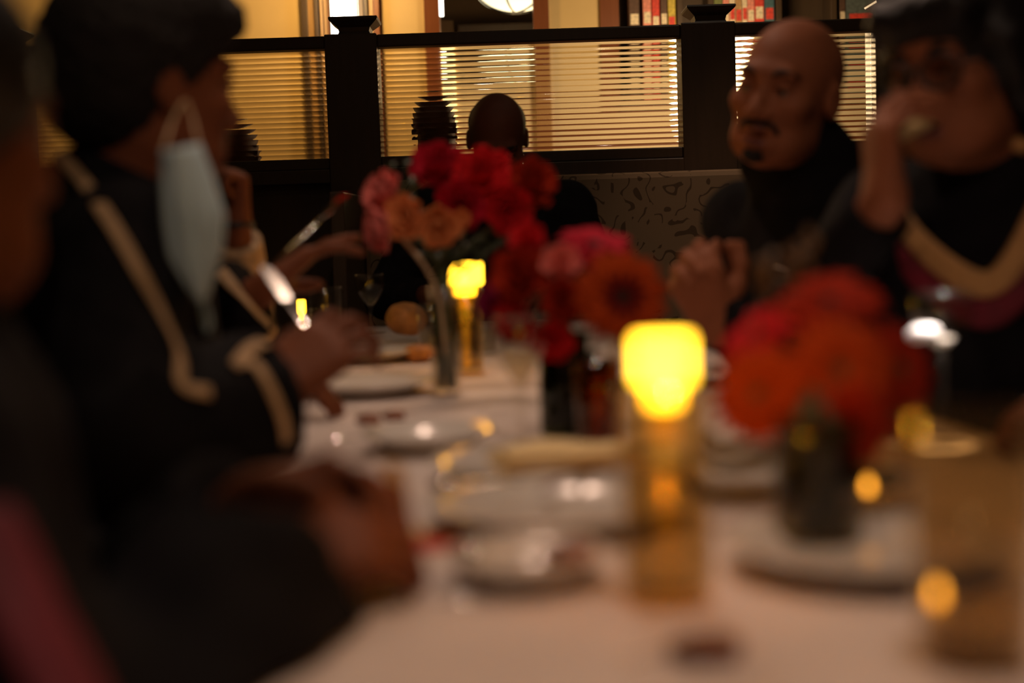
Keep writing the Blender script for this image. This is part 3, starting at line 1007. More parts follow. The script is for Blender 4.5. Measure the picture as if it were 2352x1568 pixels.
# ------------------------------------------------------------------ the long table
TA = math.radians(6.8)
TM = Matrix.Translation((0.190, 1.0, 0)) @ Matrix.Rotation(TA, 4, 'Z')
HW, Y0, Y1 = 0.435, -0.62, 2.95
tb = empty('dining_table', TM @ Vector((0, 1.1, 0)), 'long dining table hidden under a white cloth', 'table')
box_obj('tabletop', (-HW + .01, Y0 + .01, TZ - 0.045), (HW - .01, Y1 - .01, TZ - 0.006), M['dark_wood'], tb, 0.004, TM)
for x in (-HW + 0.09, HW - 0.09):
    for y in (Y0 + 0.12, (Y0 + Y1) / 2, Y1 - 0.12):
        box_obj('leg', (x - 0.03, y - 0.03, 0), (x + 0.03, y + 0.03, TZ - 0.046), M['dark_wood'], tb, 0.004, TM)
vs, fs = [], []
NX, NY = 24, 80
for j in range(NY + 1):
    for i in range(NX + 1):
        x = -HW + 2 * HW * i / NX
        y = Y0 + (Y1 - Y0) * j / NY
        z = TZ - 0.0006 + 0.0006 * math.sin(x * 23 + 1.5 * math.sin(y * 7)) * math.sin(y * 11)
        vs.append(TM @ Vector((x, y, z)))
for j in range(NY):
    for i in range(NX):
        a = j * (NX + 1) + i
        fs.append((a, a + 1, a + NX + 2, a + NX + 1))
per = [i for i in range(NX + 1)] + [j * (NX + 1) + NX for j in range(1, NY + 1)] + [NY * (NX + 1) + i for i in range(NX - 1, -1, -1)] + [j * (NX + 1) for j in range(NY - 1, 0, -1)]
prev = per
for row in range(1, 6):
    cur = []
    for q, vi in enumerate(per):
        v = TM.inverted() @ vs[vi]
        o = Vector((0, 0, 0))
        if abs(abs(v.x) - HW) < 1e-4: o.x = math.copysign(1, v.x)
        if abs(v.y - Y0) < 1e-4: o.y = -1
        if abs(v.y - Y1) < 1e-4: o.y = 1
        o.normalize()
        wv = 0.5 + 0.5 * math.sin(q * 1.1)
        cur.append(len(vs))
        vs.append(TM @ (v + o * (0.004 + 0.012 * wv * row / 5) + Vector((0, 0, -0.028 * row - (0.004 if row == 1 else 0)))))
    for q in range(len(per)):
        q2 = (q + 1) % len(per)
        fs.append((prev[q], cur[q], cur[q2], prev[q2]))
    prev = cur
tc = mesh_obj('tablecloth', vs, fs, M['cloth'])
tag(tc, 'white cloth covering the whole long dining table', 'tablecloth')


# ------------------------------------------------------------------ tableware
def plate(p, r, label, group='dinner plates on the cloth', rim=None):
    e = empty('plate', p, label, 'plate', group)
    q = r / 0.14
    prof = [(0, 0.004), (0.078 * q, 0.004), (0.083 * q, 0.0), (0.088 * q, 0.001), (0.104 * q, 0.011), (0.139 * q, 0.020), (0.141 * q, 0.022), (0.138 * q, 0.0235),
            (0.103 * q, 0.0150), (0.088 * q, 0.0085), (0, 0.0080)]
    lathe_obj('dish', prof, M['porcelain'], e, Matrix.Translation(p), 48)
    return e


def stem_glass(p, h, r, label, liquid=None, level=0.4, name='wine_glass', lean=None, bowl=0.55):
    e = empty(name, p, label, 'glass', 'glasses on the table')
    T = Matrix.Translation(p)
    if lean: T = T @ lean
    zb = h * (1 - bowl)
    hb = h * bowl
    out, inn = [], []
    for k in range(13):
        u = k / 12
        rr = r * math.sin(min(1.0, 0.08 + u * 1.05) * math.pi * 0.5) * (1 - 0.14 * max(0, u - 0.55) / 0.45)
        if k == 0: rr = 0.005
        out.append((rr, zb + hb * u))
        inn.append((max(rr - 0.0014, 0.0008), zb + 0.003 + (hb - 0.003) * u))
    lathe_obj('bowl', out + inn[::-1] + [(0.0, zb + 0.003)], M['glass'], e, T, 36)
    lathe_obj('stem', [(0.0, 0.003), (0.004, 0.006), (0.0036, zb * 0.5), (0.0052, zb - 0.001), (0, zb - 0.0005)], M['glass'], e, T, 12)
    lathe_obj('foot', [(0, 0.0005), (r * 0.86, 0.0005), (r * 0.88, 0.0018), (r * 0.4, 0.004), (0.005, 0.0075), (0.0, 0.0080)], M['glass'], e, T, 32)
    if liquid:
        n = max(2, int(12 * level))
        pr = [(0, zb + 0.0045)] + [(x - 0.0006, z) for x, z in inn[1:n + 1]] + [(0, inn[n][1])]
        lathe_obj('drink', pr, M[liquid], e, T, 32)
    return e


def tumbler(p, h, r, label, glass='glass', liquid=None, level=0.6, name='water_glass', cat='glass', group='glasses on the table', taper=0.88):
    e = empty(name, p, label, cat, group)
    T = Matrix.Translation(p)
    rb = r * taper
    prof = [(0, 0.0), (rb - 0.002, 0.0), (rb, 0.002), (r, h - 0.001), (r - 0.0008, h), (r - 0.0018, h - 0.001), (rb - 0.0025, 0.008), (0, 0.007)]
    lathe_obj('wall', prof, M[glass], e, T, 36)
    if liquid:
        rl = rb + (r - rb) * level
        lathe_obj('drink', [(0, 0.009), (rb - 0.0032, 0.009), (rl - 0.0028, h * level), (0, h * level)], M[liquid], e, T, 32)
    return e


def candle_vase(p, h, r, label, cup_r, cup_h, seed=0, power=0.8):
    """tall clear cylinder with an amber votive cup seated in its mouth"""
    e = empty('candle_vase', p, label, 'candle holder', 'candle vases along the table')
    T = Matrix.Translation(p)
    prof = [(0, 0), (r - 0.001, 0), (r, 0.002), (r, h), (r - 0.0022, h), (r - 0.0022, 0.010), (0, 0.009)]
    lathe_obj('cylinder', prof, M['straw_glass'], e, T, 40)
    lathe_obj('water', [(0, 0.011), (r - 0.003, 0.011), (r - 0.003, h * 0.62), (0, h * 0.62)], M['water'], e, T, 32)
    zc = h - cup_h * 0.33
    f = cup_r * 0.60
    prof = [(0, zc), (f * 0.9, zc), (f, zc + 0.003), (f, zc + cup_h * 0.31), (cup_r * 0.96, zc + cup_h * 0.34), (cup_r, zc + cup_h * 0.38), (cup_r, zc + cup_h * 0.94),
            (cup_r * 0.95, zc + cup_h), (cup_r * 0.92, zc + cup_h * 0.99), (cup_r * 0.93, zc + cup_h * 0.40), (f * 0.9, zc + cup_h * 0.335), (f * 0.88, zc + 0.004), (0, zc + 0.004)]
    tag(lathe_obj('votive_cup', prof, M['cup_glow'], e, T, 40), 'glowing amber votive cup')
    lathe_obj('candle', [(0, zc + 0.005), (f * 0.8, zc + 0.005), (f * 0.8, zc + cup_h * 0.36), (0, zc + cup_h * 0.36)], M['wax'], e, T, 24)
    lathe_obj('peg', [(0, zc - 0.024), (0.006, zc - 0.023), (0.0075, zc - 0.018), (0.0085, zc - 0.002), (0, zc - 0.0005)], M['peg_glow'], e, T, 16)
    zf = zc + cup_h * 0.37
    fh = cup_h * 0.45
    lathe_obj('flame', [(0, zf), (0.0050, zf + fh * 0.2), (0.0058, zf + fh * 0.4), (0.003, zf + fh * 0.8), (0, zf + fh)], M['flame'], e, T, 12)
    lamp('POINT', 'candle_light', p + Vector((0, 0, zf + fh * 0.5)), power, (1.0, 0.62, 0.16), 0.012)
    return e


def cutlery(kind, a, b, label, sag=0.004, group='cutlery', mt='silver'):
    """fork / knife / spoon from handle end a to tip b"""
    a, b = Vector(a), Vector(b)
    e = empty(kind, a, label, kind, group)
    L = (b - a).length
    R4 = frame_to(b - a).to_4x4()
    T = Matrix.Translation(a) @ R4
    def prism(name, outline, z0, z1, m):
        n = len(outline)
        vs = [T @ Vector((x, y, z0)) for x, y in outline] + [T @ Vector((x, y, z1)) for x, y in outline]
        fs = [tuple(range(n - 1, -1, -1)), tuple(range(n, 2 * n))] + [(i, (i + 1) % n, (i + 1) % n + n, i + n) for i in range(n)]
        return mesh_obj(name, vs, fs, m, e, False)
    s = L / 0.2
    hw = 0.0085 * s
    hl = 0.1 * s if kind == 'knife' else 0.135 * s
    pts = [T @ Vector((0, y, 0.0)) for y in (0, 0.01 * s, hl * 0.5, hl * 0.85, hl)]
    tube_obj('handle', pts, [hw * 0.75, hw, hw * 0.85, hw * 0.5, hw * 0.45], M[mt], e, 10, 0.35, [(R4 @ Vector((0, 0, 1))).to_3d()] * 5)
    if kind == 'knife':
        prism('blade', [(-0.006 * s, hl), (0.006 * s, hl), (0.010 * s, L * 0.75), (0.008 * s, L * 0.93), (0.0, L), (-0.007 * s, L * 0.95)], -0.001, 0.001, M['silver'])
    elif kind == 'fork':
        prism('head', [(-0.004 * s, hl), (0.004 * s, hl), (0.012 * s, hl + 0.018 * s), (0.012 * s, hl + 0.03 * s), (-0.012 * s, hl + 0.03 * s), (-0.012 * s, hl + 0.018 * s)], -0.001, 0.001, M[mt])
        for x in (-0.0105, -0.0037, 0.0031, 0.0099):
            prism('tine', [((x - 0.0015) * s, hl + 0.029 * s), ((x + 0.0015) * s, hl + 0.029 * s), ((x + 0.0008) * s, L), ((x - 0.0008) * s, L)], -0.001, 0.001, M[mt])
    else:
        vs, fs = ico((0, 0, 0), 1.0, 2)
        mesh_obj('head', [T @ Vector((v.x * 0.019 * s, hl + 0.026 * s + v.y * 0.033 * s, v.z * 0.006)) for v in vs], fs, M[mt], e)
    return e


def napkin(p, w, l, ang, label, m='napkin', h=0.02):
    e = empty('napkin', p, label, 'napkin', 'napkins on the table')
    R4 = Matrix.Translation(p) @ Matrix.Rotation(ang, 4, 'Z')
    for k in range(3):
        vs, fs = [], []
        n = 12
        for j in range(n + 1):
            for i in range(n + 1):
                u, v = i / n - .5, j / n - .5
                z = h * (k + 0.4) / 3 + 0.25 * h * math.sin(u * 7 + k) * math.cos(v * 5 + k * 2)
                vs.append(R4 @ Vector((u * w * (1 - 0.06 * k), v * l * (1 - 0.05 * k) + 0.004 * k, max(0.001 + 0.002 * k, z))))
        for j in range(n):
            for i in range(n):
                a = j * (n + 1) + i
                fs.append((a, a + 1, a + n + 2, a + n + 1))
        o = mesh_obj('fold', vs, fs, M[m], e)
        md = o.modifiers.new('thickness', 'SOLIDIFY'); md.thickness = 0.0015
    return e


# ------------------------------------------------------------------ flowers
PETAL = {}


def petal_mesh(mkey, shape):
    if (mkey, shape) in PETAL:
        return PETAL[(mkey, shape)]
    me = D.meshes.new('petal')
    vs, fs = [], []
    rows, cols = 7, 5
    for i in range(rows):
        u = i / (rows - 1)
        if shape == 'ray':                      # long gerbera ray floret
            w = 0.115 * (0.45 + 0.75 * math.sin(math.pi * min(1, u * 0.86 + 0.12)) ** 0.8)
            if i == rows - 1: w *= 0.55
            z = 0.10 * u * (1 - u) * 2 - 0.10 * u * u
        else:                                   # broad ruffled petal
            w = 0.36 * math.sin(math.pi * (0.12 + 0.74 * u)) ** 0.7
            z = 0.22 * u * u
        for j in range(cols):
            v = j / (cols - 1) * 2 - 1
            zz = z + (0.03 if shape == 'ray' else 0.12) * v * v
            if shape != 'ray' and i >= rows - 2: zz += 0.07 * math.sin(j * 2.6 + i)
            vs.append((v * w, 0.12 + 0.88 * u - (0.05 * v * v if i == rows - 1 else 0), zz))
    for i in range(rows - 1):
        for j in range(cols - 1):
            a = i * cols + j
            fs.append((a, a + 1, a + cols + 1, a + cols))
    n = len(vs)                                  # give it thickness
    vs += [(x, y, z - 0.012) for x, y, z in vs]
    fs += [tuple(q + n for q in f[::-1]) for f in fs]
    rim = [j for j in range(cols)] + [i * cols + cols - 1 for i in range(1, rows)] + [(rows - 1) * cols + j for j in range(cols - 2, -1, -1)] + [i * cols for i in range(rows - 2, 0, -1)]
    for a, b in zip(rim, rim[1:] + rim[:1]):
        fs.append((b, a, a + n, b + n))
    me.from_pydata(vs, [], fs)
    me.materials.append(M[mkey])
    me.polygons.foreach_set('use_smooth', [True] * len(me.polygons))
    me.update()
    PETAL[(mkey, shape)] = me
    return me


def flower(c, facing, dia, mkey, label, foot, kind='gerbera', eye='flower_eye', group=None, stem_m='stem_green', mid=None, inner=None, thick=0.0034):
    """flower head at c looking along facing, stem down to foot"""
    c, foot = Vector(c), Vector(foot)
    f = Vector(facing).normalized()
    e = empty('gerbera' if kind == 'gerbera' else 'ruffled_flower', foot, label, 'flower', group)
    r = dia / 2
    up = Vector((0, 0, 1)) if abs(f.z) < 0.95 else Vector((0, 1, 0))
    R = frame_to(up - f * up.dot(f), f)          # columns: right, in-plane, facing
    off = c - foot
    rings = [(20, 1.0, 0.05, 0.0), (18, 0.86, 0.22, 0.5), (12, 0.52, 0.5, 0.2)] if kind == 'gerbera' else [(7, 1.0, 0.25, 0), (7, 0.92, 0.55, .5), (6, 0.80, 0.85, .2), (5, 0.62, 1.1, .7), (4, 0.42, 1.3, .3)]
    for ri, (n, sc, tilt, ph) in enumerate(rings):
        me = petal_mesh(inner if (inner and ri >= 2) else mkey, 'ray' if kind == 'gerbera' else 'broad')
        for k in range(n):
            a = 2 * math.pi * (k + ph) / n + random.uniform(-0.05, 0.05)
            o = D.objects.new('petal', me)
            Lm = R.to_4x4() @ Matrix.Rotation(a, 4, 'Z') @ Matrix.Rotation(tilt + random.uniform(-0.10, 0.10), 4, 'X') @ Matrix.Scale(r * sc * random.uniform(0.93, 1.05), 4)
            o.matrix_local = Matrix.Translation(off + f * (0.02 * r * ri)) @ Lm
            o.parent = e
            COL.objects.link(o)
    if kind == 'gerbera':
        vs, fs = ico((0, 0, 0), 1, 2)
        mesh_obj('flower_center', [c + R @ Vector((v.x * r * 0.27, v.y * r * 0.27, v.z * r * 0.12 + 0.04 * r)) for v in vs], fs, M[eye], e)
    vs, fs = ico((0, 0, 0), 1, 2)
    mesh_obj('calyx', [c + R @ Vector((v.x * r * 0.24, v.y * r * 0.24, v.z * r * 0.16 - 0.12 * r)) for v in vs], fs, M['stem_green'], e)
    m1 = Vector(mid) if mid is not None else c.lerp(foot, 0.45) - f * 0.02
    pts = spline([c - f * 0.1 * r, c - f * 0.55 * r + (foot - c) * 0.08, m1, foot], 14)
    tube_obj('stem', pts, thick, M[stem_m], e, 8)
    return e


ORD = ('leftmost', 'second from the left', 'third from the left', 'middle one', 'third from the right', 'second from the right', 'rightmost')
ORD = ORD[:3] + ('fourth from the left',) + ORD[4:]
FARL = ('under the right half of the far bouquet', 'below the deep red drooping flower', 'beside the stems right of the far candle glow', 'under the peach flower in the far bouquet', 'left of the stems in the far bouquet', 'under the scarlet flower at the right end', 'rising above the pale pink flowers', 'farthest left above the pink flowers')
def leaf_sprig(a, b, label, m='leaf', n=7, size=0.04, group='greenery in the bouquets'):
    a, b = Vector(a), Vector(b)
    e = empty('leaf_sprig', a, label, 'foliage', group)
    mid = a.lerp(b, 0.5) + Vector((random.uniform(-.01, .01), random.uniform(-.01, .01), 0.01))
    pts = spline([a, mid, b], 10)
    tube_obj('stem', pts, 0.0016, M[m], e, 6)
    for k in range(n):
        t = pts[3 + int(k * 6 / n)] if k < n - 1 else pts[-1]
        d = (b - a).normalized()
        sd = Vector((random.uniform(-1, 1), random.uniform(-1, 1), random.uniform(-0.2, 0.9))).normalized()
        Rl = frame_to((d * 0.5 + sd).normalized(), (random.uniform(-.5, .5), -0.8, 0.6))
        L = size * random.uniform(0.7, 1.1)
        prof = [(0, 0), (0.22, 0.25), (0.27, 0.5), (0.18, 0.8), (0, 1.0), (-0.18, 0.8), (-0.27, 0.5), (-0.22, 0.25)]
        vs = [t + Rl @ Vector((x * L, y * L, 0.05 * L * math.sin(y * 3))) for x, y in prof] + [t + Rl @ Vector((0, L * 0.5, -0.06 * L))]
        vs += [v - Rl @ Vector((0, 0, 0.0006)) for v in vs]
        fs = [(i, (i + 1) % 8, 8) for i in range(8)] + [((i + 1) % 8 + 9, i + 9, 17) for i in range(8)] + [((i + 1) % 8, i, i + 9, (i + 1) % 8 + 9) for i in range(8)]
        mesh_obj('leaf', vs, fs, M[m], e)
    return e


def bud_vase(p, h, r, label, glass='glass', water=0.6):
    e = empty('flower_vase', p, label, 'vase', 'flower vases along the table')
    T = Matrix.Translation(p)
    prof = [(0, 0), (r * 0.96, 0), (r, 0.003), (r * 1.0, h * 0.55), (r * 0.93, h * 0.8), (r * 0.98, h), (r * 0.98 - 0.002, h), (r * 0.93 - 0.0024, h * 0.8), (r - 0.0026, h * 0.55), (r - 0.0026, 0.009), (0, 0.008)]
    lathe_obj('wall', prof, M[glass], e, T, 36)
    lathe_obj('water', [(0, 0.010), (r - 0.0036, 0.010), (r - 0.0036, h * water * 0.9), (0, h * water * 0.9)], M['water'], e, T, 32)
    return e


UP = Vector((0, 0, 1))
def on(p, dz=0.0): return Vector((p[0], p[1], TZ + 0.0005 + dz))

# --- candle vases
candle_vase(on(tab(1536, 1378)), 0.150, 0.0305, 'tall clear candle vase with glowing amber cup, nearest to the camera', 0.0202, 0.048, power=1.9)
candle_vase(on((at(1068, 700, 2.55).x, 2.55, 0)), 0.158, 0.030, 'glowing candle vase behind the stems of the far bouquet', 0.034, 0.060, power=2.2)
cp = on((at(693, 720, 3.30).x, 3.30, 0))
candle_vase(cp, 0.075, 0.020, 'short candle glass far down the table beside the raised hands', 0.009, 0.045, power=0.10)

# --- near bouquet of orange gerberas
vp = on(tab(1880, 1262)); VA = vp
bud_vase(vp, 0.105, 0.034, 'smoky glass vase holding the orange gerberas nearest to the camera', 'smoke_glass')
ft = lambda k: vp + Vector((0.018 * math.cos(k * 2.1), 0.018 * math.sin(k * 2.1), 0.012))
near = [((1905, 700, 1.20), (-0.15, -0.55, 0.85), 0.092, 'pet_scarlet', 'topmost tilted upward'), ((1745, 905, 1.14), (-0.5, -0.8, 0.25), 0.088, 'pet_orange', 'lower left, facing the candle'),
        ((1930, 850, 1.13), (0.05, -0.92, 0.4), 0.092, 'pet_orange', 'in the middle of the bunch'), ((2060, 850, 1.20), (0.6, -0.75, 0.3), 0.092, 'pet_scarlet', 'at the right side of the bunch'),
        ((1945, 985, 1.10), (0.1, -0.9, -0.25), 0.080, 'pet_scarlet', 'lowest, drooping over the vase'), ((1745, 770, 1.21), (-0.6, -0.3, 0.75), 0.080, 'pet_red', 'at the upper left of the bunch'),
        ((2080, 960, 1.22), (0.8, -0.5, -0.1), 0.074, 'pet_red', 'drooping at the lower right')]
for k, (q, fc, dia, mk, lb) in enumerate(near):
    flower(at(*q), fc, dia, mk, 'orange gerbera in the nearest bouquet, ' + lb, ft(k), 'gerbera', 'flower_core' if k else 'flower_eye', 'gerberas in the nearest bouquet',
           mid=vp + Vector((0.012 * math.cos(k), 0.012 * math.sin(k), 0.11)))
for k in range(7):
    a = vp + Vector((0.012 * math.cos(k * .9), 0.012 * math.sin(k * .9), 0.02))
    leaf_sprig(a, at(1840 + 25 * k, 1110 - 8 * (k % 3), 1.17), 'dark green leaf sprig in the nearest vase, %s of its seven' % ORD[k], 'leaf', 8, 0.036)
for k, (x, y) in enumerate(((1730, 640), (1770, 600), (1815, 575), (1850, 600), (1800, 640), (1870, 560))):
    leaf_sprig(at(x + 20, y + 120, 1.24), at(x, y, 1.26), 'dry brown sprig above the nearest bouquet, %s of six' % ('leftmost', 'second from the left', 'fourth from the left', 'fifth from the left', 'third from the left and lowest', 'rightmost and tallest')[k], 'dry_leaf', 6, 0.017)

# --- middle bouquet
vm = on(tab(1300, 995)); 
bud_vase(vm, 0.125, 0.032, 'dark green glass vase holding the middle bouquet', 'green_glass')
fm = lambda k: vm + Vector((0.017 * math.cos(k * 1.7), 0.017 * math.sin(k * 1.7), 0.012))
midf = [((1428, 682, 1.66), (0.12, -0.97, 0.18), 0.118, 'pet_orange', 'gerbera', 'big orange gerbera with a black eye above the amber candle cup'),
        ((1365, 568, 1.80), (0.1, -0.45, 0.88), 0.105, 'pet_crimson', 'gerbera', 'dark crimson gerbera tilted upward at the top of the middle bouquet'),
        ((1205, 640, 1.76), (-0.35, -0.85, 0.3), 0.086, 'pet_scarlet', 'ruffled', 'scarlet ruffled flower at the left of the middle bouquet'),
        ((1215, 560, 1.84), (-0.2, -0.7, 0.6), 0.058, 'pet_red', 'ruffled', 'small red ruffled flower topping the left of the middle bouquet'),
        ((1150, 695, 1.82), (-0.8, -0.5, 0.1), 0.070, 'pet_magenta', 'ruffled', 'purple-red ruffled flower at the outer left of the middle bouquet'),
        ((1268, 775, 1.72), (-0.1, -0.9, -0.2), 0.062, 'pet_red', 'ruffled', 'red ruffled flower hanging low over the dark green vase'),
        ((1190, 735, 1.76), (-0.4, -0.85, -0.1), 0.064, 'pet_red', 'ruffled', 'deep red ruffled flower below the scarlet one in the middle bouquet'),
        ((1290, 610, 1.74), (-0.1, -0.85, 0.4), 0.056, 'pet_pink', 'ruffled', 'small pinkish flower between the crimson and orange gerberas'),
        ((1295, 690, 1.73), (-0.15, -0.95, 0.1), 0.066, 'pet_scarlet', 'ruffled', 'scarlet ruffled flower beside the big orange gerbera')]
for k, (q, fc, dia, mk, kd, lb) in enumerate(midf):
    flower(at(*q), fc, dia, mk, lb, (on(tab(1385, 1037), 0.010) if k == 0 else fm(k)), kd, 'flower_eye', 'flowers in the middle bouquet', 'stem_pale' if k == 0 else 'stem_green',
           thick=0.0055 if k == 0 else 0.0034, inner='pet_dark' if k == 0 else None, mid=(at(1412, 880, 1.60) if k == 0 else vm + Vector((0.01 * math.cos(k), 0.01 * math.sin(k), 0.13))))  # big gerbera's pale stem has the candlelight put into its colour
for k in range(7):
    leaf_sprig(vm + Vector((0.01 * math.cos(k), 0.01 * math.sin(k), 0.03)), at(1270 + 16 * k, 850 - 10 * (k % 3), 1.78), 'dark leaf sprig in the dark green vase, %s of its seven' % ORD[k], 'leaf', 6, 0.032)

# --- far bouquet of red and pink flowers
vf = on(tab(1026, 905))
bud_vase(vf, 0.170, 0.024, 'slim clear vase of stems holding the red and pink bouquet', 'glass')
ff = lambda k: vf + Vector((0.012 * math.cos(k * 1.3), 0.012 * math.sin(k * 1.3), 0.012))
farf = [((1010, 395, 2.30), (-0.15, -0.8, 0.5), 0.102, 'pet_crimson', 'ruffled', 'dark crimson flower with its top petal raised'),
        ((1108, 415, 2.28), (0.0, -0.85, 0.4), 0.113, 'pet_red', 'ruffled', 'large red flower at the centre of the far bouquet'),
        ((1212, 428, 2.26), (0.45, -0.75, 0.3), 0.100, 'pet_scarlet', 'ruffled', 'bright scarlet flower at the right end of the far bouquet'),
        ((1060, 470, 2.24), (-0.1, -0.95, -0.1), 0.092, 'pet_crimson', 'ruffled', 'crimson flower low in the middle of the far bouquet'),
        ((1165, 478, 2.24), (0.15, -0.9, -0.2), 0.090, 'pet_red', 'ruffled', 'deep red flower drooping at the lower right of the far bouquet'),
        ((895, 450, 2.22), (-0.6, -0.7, 0.3), 0.085, 'pet_pink', 'ruffled', 'pale pink flower at the left end of the far bouquet'),
        ((888, 525, 2.18), (-0.75, -0.55, -0.1), 0.080, 'pet_pink', 'ruffled', 'pink flower with a long bare stem leaning out to the left'),
        ((938, 500, 2.18), (-0.3, -0.9, 0.1), 0.077, 'pet_peach', 'ruffled', 'pink and peach flower between the pink and the yellowish ones'),
        ((1008, 510, 2.18), (-0.05, -0.9, -0.35), 0.082, 'pet_peach', 'ruffled', 'peach flower glowing in the candlelight under the crimson ones'),
        ((1055, 498, 2.20), (0.25, -0.8, -0.4), 0.038, 'pet_peach', 'ruffled', 'tiny peach bud lit from below by the candle')]
for k, (q, fc, dia, mk, kd, lb) in enumerate(farf):
    flower(at(*q), fc, dia, mk, lb, ff(k), kd, 'flower_core', 'flowers in the far bouquet', 'stem_pale' if k == 6 else 'stem_green',
           mid=(at(1005, 670, 2.18) if k == 6 else vf + Vector((0.008 * math.cos(k), 0.008 * math.sin(k), 0.175))))
for k, (x, y) in enumerate(((1150, 520), (1190, 540), (1100, 560), (1030, 570), (985, 590), (1215, 505), (930, 375), (890, 390))):
    leaf_sprig(vf + Vector((0, 0, 0.16)), at(x, y, 2.26 + 0.02 * (k % 2)), 'dark green leaf sprig %s' % FARL[k], 'leaf', 6, 0.026)

# --- glasses
tumbler(on(tab(1378, 1040)), 0.105, 0.027, 'small amber glass holding the big orange gerbera', 'brown_glass', None)
stem_glass(on(tab(1200, 1030)), 0.155, 0.034, 'clear stemmed glass in front of the middle bouquet', 'water', 0.5)
stem_glass(on((at(853, 745, 3.62).x, 3.62, 0)), 0.150, 0.042, 'clear goblet standing at the far end of the table', 'water', 0.4, 'goblet')
tumbler(on((at(747, 700, 3.5).x, 3.5, 0)), 0.125, 0.044, 'water tumbler at the far end beside the goblet', 'glass', 'water', 0.6)
tumbler(on((at(995, 800, 3.0).x, 3.0, 0)), 0.10, 0.033, 'small tumbler beside the bread roll', 'glass', 'water', 0.5)
tumbler(on((at(1110, 800, 2.9).x, 2.9, 0)), 0.10, 0.033, 'small tumbler behind the far bouquet', 'glass', 'water', 0.5)
def added_glint(parent, q):  # added flame and float standing in for candle reflections in the glass
    tag(lathe_obj('glint_float', [(0, -0.004), (0.008, -0.004), (0.009, -0.001), (0, 0.0)], M['wax_plain'], parent, Matrix.Translation(q), 16), 'small wax float added under the glint')
    tag(lathe_obj('flame', [(0, 0.001), (0.0030, 0.004), (0.0034, 0.007), (0.0018, 0.012), (0, 0.015)], M['glint_flame'], parent, Matrix.Translation(q), 10), 'tiny orange flame added as a candle glint')
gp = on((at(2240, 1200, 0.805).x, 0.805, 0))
ng = tumbler(gp, 0.145, 0.037, 'tall water glass with added glint flame at the near edge of the table', 'tea_glass', 'water', 0.28, group='glasses with added glints')
added_glint(ng, at(2152, 1392, 0.805))
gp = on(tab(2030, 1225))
ng = tumbler(gp, 0.100, 0.031, 'small water glass with added glint flame beside the nearest bouquet', 'tea_glass', 'water', 0.28, group='glasses with added glints')
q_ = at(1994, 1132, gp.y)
added_glint(ng, Vector((q_.x, q_.y, gp.z + 0.032)))
# stemmed glass with white froth made up for its bright spot, beside the woman
wp = on((at(2164, 900, 1.58).x, 1.58, 0))
wg = stem_glass(wp, 0.172, 0.038, 'stemmed glass with white froth added for a bright spot beside the person in glasses', None, 0.4, 'cocktail_glass', bowl=0.38)
zf = 0.172 * 0.62
lathe_obj('drink', [(0, zf + 0.0045), (0.0090, zf + 0.006), (0.0120, zf + 0.0105), (0.0130, zf + 0.014), (0, zf + 0.014)], M['cream_drink'], wg, Matrix.Translation(wp), 28)
lathe_obj('glint_froth', [(0, zf + 0.0142), (0.0140, zf + 0.0142), (0.0185, zf + 0.019), (0.0175, zf + 0.025), (0.011, zf + 0.029), (0, zf + 0.030)], M['glint_froth'], wg, Matrix.Translation(wp) @ Matrix.Rotation(-0.16, 4, 'Y') , 28)
lamp('SPOT', 'added_froth_spot', ACCENT, 1100, (1.0, 0.86, 0.82), 0.01, 2.6, wp + Vector((0, 0, 0.125)), 0.4)

# --- plates, bread, cutlery, napkins
def P2(px, py, Y=None): return on(tab(px, py))
plate(P2(1285, 1200), 0.115, 'white dinner plate with a knife beside the tall candle vase')
plate(P2(1210, 1096), 0.100, 'white plate lit yellow by the candle, left of the amber glass')
plate(P2(985, 1030), 0.080, 'small white side plate beyond the front hands')
plate(P2(845, 905), 0.110, 'white plate next to the slim clear vase')
plate(P2(850, 828), 0.120, 'white plate under the bread roll')
plate(P2(1710, 1120), 0.085, 'small plate with a crumpled napkin right of the candle')
plate(P2(1985, 1305), 0.100, 'white plate in the shade beside the nearest vase')
plate(P2(1215, 1335), 0.060, 'small saucer with food remains at the foot of the candle vase')
plate(P2(1500, 880), 0.110, 'white plate behind the candle cup on the right')
rp = on(tab(930, 792), 0.024)
e = empty('bread_roll', rp, 'golden brown bread roll standing on the far plate', 'bread')
F_ = Field(0.004); F_.ell(rp + Vector((0, 0, 0.036)), (0.042, 0.050, 0.036)); F_.ell(rp + Vector((0.02, 0.01, 0.030)), (0.032, 0.038, 0.030)); field_obj('crust', F_, M['bread'], e, (0.0015, 120))
rp2 = on(tab(975, 830), 0.004)
e = empty('bread_roll', rp2, 'broken bread piece lying on the cloth beside the bread roll', 'bread')
F_ = Field(0.004); F_.ell(rp2 + Vector((0, 0, 0.014)), (0.030, 0.034, 0.014)); F_.ell(rp2 + Vector((-0.02, 0, 0.012)), (0.02, 0.02, 0.012)); field_obj('crust', F_, M['bread'], e, (0.002, 150))
for k, (px, py, lb, r3) in enumerate(((840, 972, 'brown food scrap on the cloth beyond the small side plate', 0.008), (900, 962, 'reddish food scrap beside the plate by the slim vase', 0.007), (1400, 1140, 'red berry on the rim of the candlelit plate', 0.006), (1300, 1320, 'reddish brown food scrap on the small saucer', 0.011), (1605, 1515, 'brown bread crust at the near edge of the table', 0.011))):
    q = on(tab(px, py), 0.009 if k == 3 else 0)
    e = empty('food_scrap', q, lb, 'food')
    F_ = Field(0.0025); F_.ell(q + Vector((0, 0, r3 * .5)), (r3 * 1.8, r3, r3 * .55)); F_.ell(q + Vector((r3, r3 * .5, r3 * .4)), (r3, r3 * .8, r3 * .45)); field_obj('morsel', F_, M['red_paper'] if k == 2 else M['food_brown'], e, (0.001, 300))
